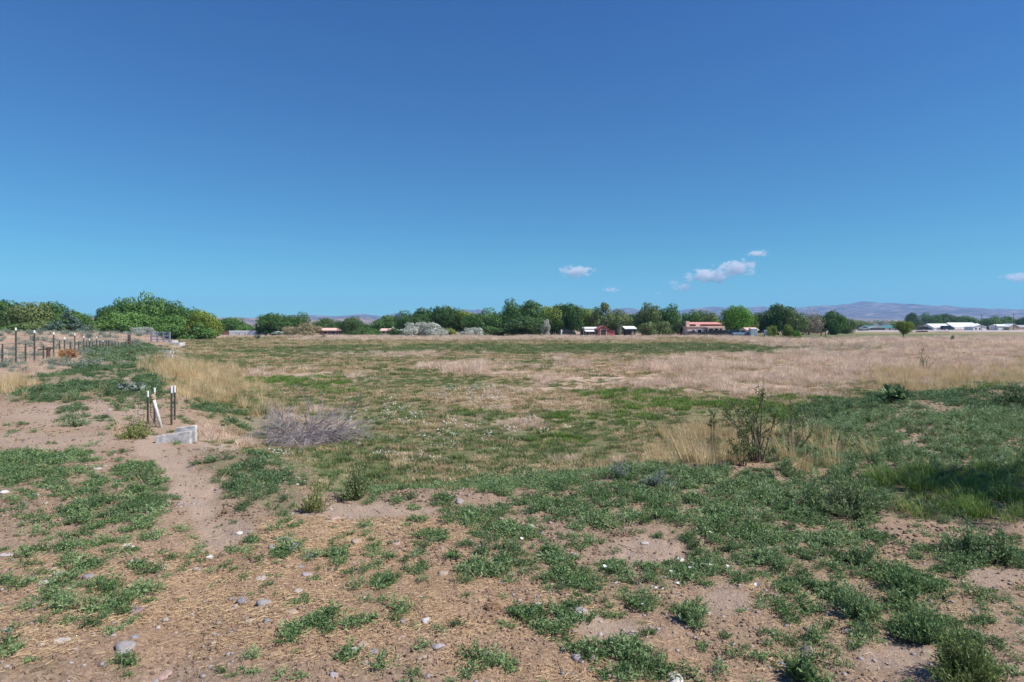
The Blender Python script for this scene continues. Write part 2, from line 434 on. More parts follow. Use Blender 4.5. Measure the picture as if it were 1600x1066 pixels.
# instancing via geometry nodes ---------------------------------------
def proto_collection(name, meshes):
    col = bpy.data.collections.new(name)
    for i, me in enumerate(meshes):
        o = bpy.data.objects.new('%s_%02d' % (name, i), me)
        col.objects.link(o)
    return col
def scatter(name, col, ncol, pts, rz, sc, label, cat, tilt=.0, kind='stuff'):
    n = len(pts)
    me = bpy.data.meshes.new(name)
    me.vertices.add(n); me.vertices.foreach_set('co', np.asarray(pts, np.float32).ravel())
    rot = np.zeros((n, 3), np.float32); rot[:, 2] = rz
    if tilt: rot[:, 0] = rng.normal(0, tilt, n); rot[:, 1] = rng.normal(0, tilt, n)
    a = me.attributes.new('rot', 'FLOAT_VECTOR', 'POINT'); a.data.foreach_set('vector', rot.ravel())
    sc = np.asarray(sc, np.float32)
    if sc.ndim == 1: sc = np.repeat(sc[:, None], 3, 1)
    a = me.attributes.new('scl', 'FLOAT_VECTOR', 'POINT'); a.data.foreach_set('vector', np.ascontiguousarray(sc).ravel())
    a = me.attributes.new('idx', 'INT', 'POINT'); a.data.foreach_set('value', rng.integers(0, ncol, n).astype(np.int32))
    o = link(name, me)
    ng = bpy.data.node_groups.new(name + '_nodes', 'GeometryNodeTree')
    ng.interface.new_socket('Geometry', in_out='INPUT', socket_type='NodeSocketGeometry')
    ng.interface.new_socket('Geometry', in_out='OUTPUT', socket_type='NodeSocketGeometry')
    gi = ng.nodes.new('NodeGroupInput'); go = ng.nodes.new('NodeGroupOutput')
    ci = ng.nodes.new('GeometryNodeCollectionInfo'); ci.inputs['Collection'].default_value = col
    ci.inputs['Separate Children'].default_value = True; ci.inputs['Reset Children'].default_value = True
    ip = ng.nodes.new('GeometryNodeInstanceOnPoints'); ip.inputs['Pick Instance'].default_value = True
    def attr(nm, t):
        x = ng.nodes.new('GeometryNodeInputNamedAttribute'); x.data_type = t; x.inputs['Name'].default_value = nm
        return next(q for q in x.outputs if q.enabled and q.name == 'Attribute')
    ng.links.new(gi.outputs[0], ip.inputs['Points']); ng.links.new(ci.outputs[0], ip.inputs['Instance'])
    ng.links.new(attr('idx', 'INT'), ip.inputs['Instance Index'])
    er = ng.nodes.new('FunctionNodeEulerToRotation')
    ng.links.new(attr('rot', 'FLOAT_VECTOR'), er.inputs[0]); ng.links.new(er.outputs[0], ip.inputs['Rotation'])
    ng.links.new(attr('scl', 'FLOAT_VECTOR'), ip.inputs['Scale'])
    ng.links.new(ip.outputs[0], go.inputs[0])
    md = o.modifiers.new('scatter', 'NODES'); md.node_group = ng
    return tag(o, label, cat, kind=kind)
def fan_points(y0, y1, dens, margin=1.25, xlim=None):
    """random ground points in the view fan between depths y0..y1, dens per m2"""
    k = .5 * 1600 / F * margin
    n = int(dens * k * (y1 ** 2 - y0 ** 2) * 1.0 + dens * 2 * 1.0 * (y1 - y0))
    y = np.sqrt(rng.random(n) * (y1 ** 2 - y0 ** 2) + y0 ** 2)
    x = (rng.random(n) * 2 - 1) * (k * y + 1.0)
    return x, y

# ------------------------------------------------------------------ ground
def build_ground():
    th_front = np.linspace(-58, 58, 620)
    th_back = np.linspace(58, 302, 62)[1:-1]
    th = np.radians(np.concatenate([th_front, th_back]))
    r = np.concatenate([np.geomspace(.3, 2.2, 14)[:-1], np.geomspace(2.2, 70, 330)[:-1], np.geomspace(70, 900, 110)[:-1], np.geomspace(900, 9000, 24)])
    nr, nt_ = len(r), len(th)
    X = (r[:, None] * np.sin(th)[None]).ravel(); Y = (r[:, None] * np.cos(th)[None]).ravel()
    Zv = height(X, Y)
    V = np.stack([X, Y, Zv], 1)
    i = np.arange(nr - 1)[:, None]; j = np.arange(nt_)[None]
    j2 = (j + 1) % nt_
    Fc = np.stack([i * nt_ + j + 0 * i, i * nt_ + j2, (i + 1) * nt_ + j2, (i + 1) * nt_ + j], -1).reshape(-1, 4)
    V = np.concatenate([V, [[0, 0, hz(0, 0)]]])
    X = np.append(X, 0.); Y = np.append(Y, 0.)
    me = npmesh('ground', V, Fc[:, ::-1], None, smooth=True)
    # close the centre
    import bmesh
    bm = bmesh.new(); bm.from_mesh(me); bm.verts.ensure_lookup_table()
    c = bm.verts[len(V) - 1]
    for k in range(nt_):
        bm.faces.new((bm.verts[(k + 1) % nt_], bm.verts[k], c)).smooth = True
    bmesh.ops.recalc_face_normals(bm, faces=bm.faces[:])
    bm.to_mesh(me); bm.free()
    b = bank(X, Y)
    field = (1 - b)
    near = Y > 0
    z = np.zeros_like
    pink = Z_PINK(X, Y) * near; green = np.maximum(Z_GREEN(X, Y), Z_LIME(X, Y) * .8) * near
    deep = np.maximum(Z_DEEP(X, Y), Z_LUSH(X, Y)) * near
    weed = Z_WEED(X, Y) * near
    straw = Z_STRAW(X, Y, soft=.5) * near
    blond = Z_BLOND(X, Y) * near
    far = sstep(150, 175, Y - 1.7 * np.clip(X - 45, 0, 95))
    def A(nm, v):
        a = me.attributes.new(nm, 'FLOAT', 'POINT'); a.data.foreach_set('value', np.asarray(v, np.float32))
    A('field', field * (1 - far)); A('pink', pink); A('green', np.clip(green + .6 * deep + .25 * weed, 0, 1)); A('straw', np.maximum(straw, blond * .8))
    A('far', far); A('path', np.clip(Z_BARE(X, Y) * near, 0, 1))
    m, nt, p = mat_base('ground')
    L = nt.links
    tc = N(nt, 'ShaderNodeTexCoord')
    def noise(scale, detail=8, rough=.6, out=0):
        n = N(nt, 'ShaderNodeTexNoise'); n.inputs['Scale'].default_value = scale; n.inputs['Detail'].default_value = detail; n.inputs['Roughness'].default_value = rough
        L.new(tc.outputs['Object'], n.inputs['Vector']); return n.outputs[out]
    def attr(nm):
        a = N(nt, 'ShaderNodeAttribute'); a.attribute_name = nm; return a.outputs['Fac']
    def mix(f, a, b):
        x = N(nt, 'ShaderNodeMixRGB'); L.new(f, x.inputs[0]); L.new(a, x.inputs[1]); L.new(b, x.inputs[2]); return x.outputs[0]
    n1 = noise(38, 10, .7); n2 = noise(2.2, 6); n3 = noise(260, 3, .7); n4 = noise(.35, 6)
    soil = ramp(nt, n1, [(.3, (.135, .088, .055)), (.46, (.28, .195, .135)), (.58, (.395, .29, .21)), (.72, (.58, .46, .36))])
    soil2 = ramp(nt, n2, [(.35, (.28, .195, .14)), (.65, (.42, .31, .23))])
    s = N(nt, 'ShaderNodeMixRGB'); s.inputs[0].default_value = .3; L.new(soil, s.inputs[1]); L.new(soil2, s.inputs[2])
    # stretched fibre noise for litter
    vo = N(nt, 'ShaderNodeTexVoronoi'); vo.inputs['Scale'].default_value = 55; L.new(tc.outputs['Object'], vo.inputs['Vector'])
    strawc = ramp(nt, n1, [(.3, (.17, .095, .055)), (.48, (.33, .21, .13)), (.6, (.45, .31, .19)), (.75, (.62, .47, .31))])
    fs = N(nt, 'ShaderNodeMath', operation='MULTIPLY'); L.new(attr('straw'), fs.inputs[0])
    r1 = ramp(nt, n2, [(.3, (.35,) * 3), (.6, (.9,) * 3)]); L.new(r1, fs.inputs[1])
    c = mix(fs.outputs[0], s.outputs[0], strawc)
    fieldc = ramp(nt, noise(6, 10, .75), [(.3, (.09, .085, .045)), (.45, (.18, .15, .08)), (.56, (.33, .25, .15)), (.7, (.46, .35, .25))])
    c = mix(attr('field'), c, fieldc)
    pinkc = ramp(nt, noise(4, 10, .8), [(.3, (.27, .19, .14)), (.5, (.46, .34, .26)), (.68, (.62, .49, .40))])
    c = mix(attr('pink'), c, pinkc)
    greenc = ramp(nt, noise(9, 10, .8), [(.3, (.055, .085, .035)), (.55, (.095, .14, .055)), (.72, (.20, .20, .10))])
    fg = N(nt, 'ShaderNodeMath', operation='MULTIPLY'); fg.inputs[1].default_value = .75; L.new(attr('green'), fg.inputs[0])
    c = mix(fg.outputs[0], c, greenc)
    pathc = ramp(nt, n1, [(.25, (.27, .195, .145)), (.5, (.38, .285, .22)), (.75, (.47, .365, .29))])
    c = mix(attr('path'), c, pathc)
    farc = ramp(nt, n4, [(.3, (.30, .22, .16)), (.5, (.37, .27, .20)), (.62, (.20, .18, .10)), (.8, (.34, .26, .19))])
    c = mix(attr('far'), c, farc)
    L.new(c, p.inputs['Base Color']); p.inputs['Roughness'].default_value = .95; p.inputs['Specular IOR Level'].default_value = .1
    b1 = N(nt, 'ShaderNodeBump'); b1.inputs['Strength'].default_value = .8; b1.inputs['Distance'].default_value = .035
    ad = N(nt, 'ShaderNodeMath', operation='MULTIPLY_ADD'); ad.inputs[1].default_value = .25
    L.new(n3, ad.inputs[0]); L.new(n1, ad.inputs[2]); L.new(ad.outputs[0], b1.inputs['Height'])
    L.new(b1.outputs[0], p.inputs['Normal'])
    me.materials.append(m)
    return tag(link('ground', me), 'bare pinkish soil and rough field running out to the foothills', 'ground', kind='structure')
build_ground()

# ------------------------------------------------------------------ mountains and hills
def range_mesh(name, prof, D, depth, mat, seed, rough=.12, du=3.0, rows=26, back=True):
    us = np.arange(prof[0][0], prof[-1][0] + .01, du)
    top = np.interp(us, [p[0] for p in prof], [p[1] for p in prof])
    zt = CAMZ - (top - HV) / F * D
    V = []
    nb = rows + 5
    for k in range(nb):
        t = k / (rows - 1)
        yy = D - depth * (1 - t) if t <= 1 else D + depth * (t - 1) * 2
        x = (us - CU) / F * D
        hgt = (t ** .75 if t <= 1 else max(0, 1 - (t - 1) * 3.2))
        ridge = 1 - np.abs(2 * fbm(x, np.full_like(x, yy * .35), depth * .22, 4, seed) - 1)
        small = fbm(x, np.full_like(x, yy), depth * .07, 4, seed + 1) - .5
        amp = (rough * 2.2) * (1 - hgt) * hgt * 4 if t <= 1 else .15
        z = -1.0 + (zt + 1) * (hgt * (1 - amp * .5) + amp * (ridge - .35) * .6) + small * zt * rough * (1 if t < 1 else .5) * hgt
        if k == 0 or k == nb - 1: z = np.full_like(z, -3.0)
        V.append(np.stack([x, np.full_like(x, yy), np.maximum(z, -3)], 1))
    V = np.concatenate(V); n = len(us)
    i = np.arange(nb - 1)[:, None]; j = np.arange(n - 1)[None]
    Fc = np.stack([i * n + j, i * n + j + 1, (i + 1) * n + j + 1, (i + 1) * n + j], -1).reshape(-1, 4)
    return npmesh(name, V, Fc, mat, smooth=True)
def hillmat(name, cols, scale, dots=None):
    m, nt, p = mat_base(name); L = nt.links
    tc = N(nt, 'ShaderNodeTexCoord'); nz = N(nt, 'ShaderNodeTexNoise'); nz.inputs['Scale'].default_value = scale; nz.inputs['Detail'].default_value = 8; nz.inputs['Roughness'].default_value = .65
    L.new(tc.outputs['Object'], nz.inputs['Vector'])
    c = ramp(nt, nz.outputs[0], [(.32, cols[0]), (.5, cols[1]), (.66, cols[2])])
    if dots:
        vo = N(nt, 'ShaderNodeTexVoronoi'); vo.inputs['Scale'].default_value = dots; L.new(tc.outputs['Object'], vo.inputs['Vector'])
        f = ramp(nt, vo.outputs['Distance'], [(.28, (1, 1, 1)), (.42, (0, 0, 0))])
        mx = N(nt, 'ShaderNodeMixRGB'); L.new(f, mx.inputs[0]); L.new(c, mx.inputs[1]); mx.inputs[2].default_value = (.05, .06, .035, 1); c = mx.outputs[0]
    L.new(c, p.inputs['Base Color']); p.inputs['Roughness'].default_value = 1
    return m
M_MTN = hillmat('mountain_rock_haze_tint', [(.015, .015, .04), (.08, .065, .10), (.26, .20, .22)], .006)  # violet of distant haze is put into the rock colour
M_FOOT = hillmat('foothill', [(.06, .05, .045), (.20, .14, .12), (.42, .29, .23)], .012, .035)
M_FOOT2 = hillmat('plain_hill', [(.08, .06, .07), (.18, .12, .12), (.36, .26, .22)], .006, .02)
big = [(1040,492),(1060,486),(1072,483),(1085,482),(1096,480),(1110,480),(1122,480),(1140,481),(1160,482),(1172,480),(1184,478.5),(1196,480),(1210,484),(1228,482),(1240,480),(1270,477.5),(1290,477),(1305,476),(1325,475),(1340,472.5),(1352,471),(1360,471),(1372,474),(1395,473.5),(1410,475),(1424,473),(1440,477),(1458,480),(1468,479.5),(1490,481),(1515,482.5),(1530,482),(1560,483.5),(1600,483),(1680,484),(1800,488),(1950,486),(2100,490),(2250,500)]
tag(link('mountain_range', range_mesh('mountain_range', big, 6500, 2600, M_MTN, 1, .3)), 'long blue violet mountain range along the right horizon', 'mountains', kind='structure')
mid = [(500,500),(530,494),(545,493),(558,491.5),(568,490.5),(580,492.5),(600,495),(612,493),(620,489),(626,492),(640,494),(690,492),(706,487),(718,484),(730,483.5),(740,485),(748,483.5),(760,487),(790,492),(900,492),(940,487),(955,484),(970,482.5),(985,482),(1000,485),(1020,489),(1060,494)]
tag(link('mountain_range', range_mesh('mountain_range', mid, 6200, 1800, M_MTN, 4, .25)), 'low blue peaks showing over the middle of the tree line', 'mountains', kind='structure')
leftm = [(250,500),(300,499),(340,499),(380,497.5),(430,496),(455,493),(475,492),(500,493),(530,494.5),(560,497),(600,500),(650,504)]
tag(link('mesa', range_mesh('mesa', leftm, 5200, 1300, M_MTN, 6)), 'dark flat topped mesa behind the left tree line', 'mesa', kind='structure')
foot = [(-900,500),(-500,496),(-200,495),(0,496),(60,500),(110,498),(128,498),(136,496),(146,495),(158,495.5),(168,499),(200,502),(260,502),(330,498.5),(352,497),(372,495.5),(390,497.5),(405,497),(430,501),(460,500),(478,497),(492,499),(520,497.5),(545,496),(565,495.5),(585,499),(620,501),(700,503),(900,504),(1100,503),(1300,504)]
tag(link('foothills', range_mesh('foothills', foot, 3000, 900, M_FOOT, 9, .22, 2.5)), 'pinkish juniper dotted foothills low behind the left trees', 'hills', kind='structure')
foot2 = [(950,504),(1040,500),(1150,500),(1250,498),(1300,499),(1340,497),(1400,498),(1450,497.5),(1500,498),(1560,497),(1600,497.5),(1750,498),(1900,500),(2100,503),(2300,507)]
tag(link('foothills', range_mesh('foothills', foot2, 4300, 1500, M_FOOT2, 12, .15)), 'low dusty purple foothills in front of the right mountain range', 'hills', kind='structure')

# haze: one box of thin air round everything near
def build_haze():
    me = MB().box((0, 3500, 250), (26000, 16000, 508)).mesh('haze')
    m = bpy.data.materials.new('haze_air'); m.use_nodes = True; nt = m.node_tree; nt.nodes.clear()
    pv = nt.nodes.new('ShaderNodeVolumePrincipled'); pv.inputs['Color'].default_value = (.29, .58, .94, 1)
    pv.inputs['Density'].default_value = 1.0e-4; pv.inputs['Anisotropy'].default_value = .0
    o = nt.nodes.new('ShaderNodeOutputMaterial'); nt.links.new(pv.outputs[0], o.inputs['Volume'])
    me.materials.append(m)
    tag(link('haze', me), 'thin blue haze over the far plain and mountains', 'haze', kind='stuff')
build_haze()

# ------------------------------------------------------------------ clouds
def build_clouds():
    D = 11000
    data = [(900, 424, 25, 8, 'small flat white cloud, left one of the two larger clouds'),
            (1108, 432, 34, 9, 'long ragged white cloud, lower half of the biggest cloud pair'),
            (1150, 419, 30, 10, 'ragged white cloud, upper right half of the biggest cloud pair'),
            (955, 453, 13, 3, 'tiny flat cloud low above the left part of the clouds'),
            (1052, 442, 9, 4, 'tiny round cloud left of the big long cloud'),
            (1068, 449, 17, 5, 'small thin cloud just below the big long cloud'),
            (1183, 396, 18, 4, 'thin wispy cloud highest of all'),
            (1588, 434, 22, 6, 'small white cloud at the right edge of the photo'),
            (1028, 459, 6, 2.5, 'faint speck of cloud lowest above the trees')]
    for k, (u, v, a, b, lab) in enumerate(data):
        m = bpy.data.materials.new('cloud'); m.use_nodes = True; nt = m.node_tree; nt.nodes.clear(); L = nt.links
        pv = nt.nodes.new('ShaderNodeVolumePrincipled'); pv.inputs['Color'].default_value = (1, .97, .98, 1)
        tc = nt.nodes.new('ShaderNodeTexCoord'); nz = nt.nodes.new('ShaderNodeTexNoise'); nz.inputs['Scale'].default_value = 2.3; nz.inputs['Detail'].default_value = 7
        mp = nt.nodes.new('ShaderNodeMapping'); mp.inputs['Location'].default_value = (k * 3.1, 0, k); mp.inputs['Scale'].default_value = (1.6, .8, .9)
        L.new(tc.outputs['Object'], mp.inputs[0]); L.new(mp.outputs[0], nz.inputs['Vector'])
        ln = nt.nodes.new('ShaderNodeVectorMath'); ln.operation = 'LENGTH'; L.new(tc.outputs['Object'], ln.inputs[0])
        s = nt.nodes.new('ShaderNodeMath'); s.operation = 'MULTIPLY_ADD'; s.inputs[1].default_value = -.48; L.new(ln.outputs['Value'], s.inputs[0]); L.new(nz.outputs[0], s.inputs[2])
        mr = nt.nodes.new('ShaderNodeMapRange'); mr.inputs['From Min'].default_value = .18; mr.inputs['From Max'].default_value = .36
        mr.inputs['To Max'].default_value = .011 if a > 10 else .006
        L.new(s.outputs[0], mr.inputs['Value']); L.new(mr.outputs[0], pv.inputs['Density'])
        o = nt.nodes.new('ShaderNodeOutputMaterial'); L.new(pv.outputs[0], o.inputs['Volume'])
        # lumpy hull
        import bmesh
        bm = bmesh.new(); bmesh.ops.create_icosphere(bm, subdivisions=3, radius=1.0)
        me = bpy.data.meshes.new('cloud'); bm.to_mesh(me); bm.free(); me.materials.append(m)
        sx = a / F * D * 1.4; sz = b / F * D * 1.7
        c = link('cloud', me, None, (xat(u, D), D, zat(v, D)), None, (sx, sx * .6, sz))
        tag(c, lab, 'cloud', 'small fair weather clouds')
build_clouds()

# ------------------------------------------------------------------ trees
def crown_mesh(name, mat, lobes, n, ls, shape='round', seed=0, inner=.25):
    g = np.random.default_rng(seed)
    Cn = []; Rd = []
    for i in range(lobes):
        if shape == 'round':
            d = unit(g.normal(size=3))
            c = d * g.uniform(.3, .74); c[2] = .46 + c[2] * .56; r = g.uniform(.2, .36)
        elif shape == 'tall':
            a = g.random() * 6.28; t = g.random(); w = .62 * math.sin(math.pi * (.15 + .8 * t)) ** .7
            c = np.array([math.cos(a) * w * g.random() ** .5, math.sin(a) * w * g.random() ** .5, .08 + .8 * t]); r = g.uniform(.16, .3)
        elif shape == 'bush':
            a = g.random() * 6.28; q = g.random() ** .5 * .72
            c = np.array([math.cos(a) * q, math.sin(a) * q, (.12 + .62 * g.random()) * (1 - .6 * q * q)]); r = g.uniform(.18, .32)
        elif shape == 'cone':
            t = (i + .5) / lobes; a = g.random() * 6.28; q = (1 - t) * .78
            c = np.array([math.cos(a) * q, math.sin(a) * q, .06 + .88 * t]); r = .08 + .22 * (1 - t)
        Cn.append(c); Rd.append(r)
    Cn = np.array(Cn); Rd = np.array(Rd)
    li = g.choice(lobes, n, p=Rd ** 2 / (Rd ** 2).sum())
    dr = unit(g.normal(size=(n, 3))); 
    rad = Rd[li] * np.where(g.random(n) < inner, g.uniform(.2, .8, n), g.uniform(.85, 1.12, n))
    P = Cn[li] + dr * rad[:, None] * np.array([1, 1, .62])
    if shape == 'cone': P = Cn[li] + dr * rad[:, None] * np.array([1, 1, .28])
    keep = P[:, 2] > .01
    P = P[keep]; dr = dr[keep]; li = li[keep]; m = len(P)
    D = unit(np.cross(dr, g.normal(size=(m, 3))) + np.array([0, 0, -.35]) + g.normal(size=(m, 3)) * .3)
    side = np.cross(D, dr + g.normal(size=(m, 3)) * .45)
    V, Fc = leaves(P, D, ls * g.uniform(.6, 1.3, m), ls * .75 * g.uniform(.6, 1.3, m), side)
    lobe_t = g.random(lobes)
    lv = np.clip(.55 * lobe_t[li] + .45 * g.random(m), 0, 1)
    return npmesh(name, V, Fc, mat, lv)
def trunk_mesh(name, seed, limbs=6, lean=.05):
    g = np.random.default_rng(seed); mb = MB()
    top = np.array([g.normal(0, lean), g.normal(0, lean), .72])
    mid = np.array([g.normal(0, lean), g.normal(0, lean), .3])
    mb.tube([(0, 0, -.03), (0, 0, .05), mid, top], [.06, .045, .032, .012], 7)
    for i in range(limbs):
        a = 6.28 * i / limbs + g.normal(0, .3); s = mid * g.uniform(.5, 1.3); q = g.uniform(.25, .5)
        e = s + np.array([math.cos(a) * q, math.sin(a) * q, g.uniform(.2, .42)])
        h = (s + e) / 2 + np.array([math.cos(a) * .04, math.sin(a) * .04, .03])
        mb.tube([s, h, e], [.024, .015, .005], 5)
        e2 = h + np.array([math.cos(a + .8) * q * .5, math.sin(a + .8) * q * .5, .2])
        mb.tube([h, e2], [.012, .003], 4)
    return mb.mesh(name, M_BARK, True)
CROWN = {}
def crown(kind, shape, var):
    k = (kind, shape, var)
    if k not in CROWN:
        lob, n, ls, inn = {'round': (44, 9500, .064, .16), 'tall': (22, 3600, .075, .2), 'bush': (22, 3000, .085, .25), 'cone': (44, 4200, .07, .2)}[shape]
        if kind == 7: n = int(n * .42); ls *= .8
        if kind == 4 or kind == 5: ls *= .8; n = int(n * 1.3)
        CROWN[k] = crown_mesh('crown', M_TREES[kind], lob, n, ls, shape, 100 + var * 7 + kind * 31, inn)
    return CROWN[k]
TRUNK = [trunk_mesh('trunk', 60 + i) for i in range(4)]
tree_no = 0
def tree(u, vt, hw, D, kind, shape, label, group='trees along the far edge of the field', name=None, cb=.16, cat=None, x=None, rw=None, H=None):
    global tree_no
    tree_no += 1
    x = xat(u, D) if x is None else x
    z0 = hz(x, D)
    H = ((CAMZ - (vt - HV) / F * D) - z0) * 1.07 if H is None else H
    w = hw / F * D * 1.42 if rw is None else rw
    name = name or {'cone': 'conifer', 'bush': 'shrub'}.get(shape, 'tree')
    t = thing(name, label, cat or name, (x, D, z0), rng.random() * 6.28, group)
    v = tree_no % 3
    cr = link('crown', crown(kind, shape, v) if rw is None else crown_mesh('crown', M_TREES[0], 20, 3600, .045, 'round', 77, .1), t, (0, 0, H * cb), (0, 0, 0), (w, w, H * (1 - cb) / .985))
    link('trunk', TRUNK[tree_no % 4], t, (0, 0, 0), (0, 0, 0), (H * .7, H * .7, H * (1.0 if cb > .05 else .8)))
    return t
G1 = 'trees left of the gap'; G2 = 'big cottonwoods behind the fence end'; G3 = 'trees and shrubs along the middle of the far field edge'; G4 = 'trees round the farm buildings'; G5 = 'distant trees beyond the road'
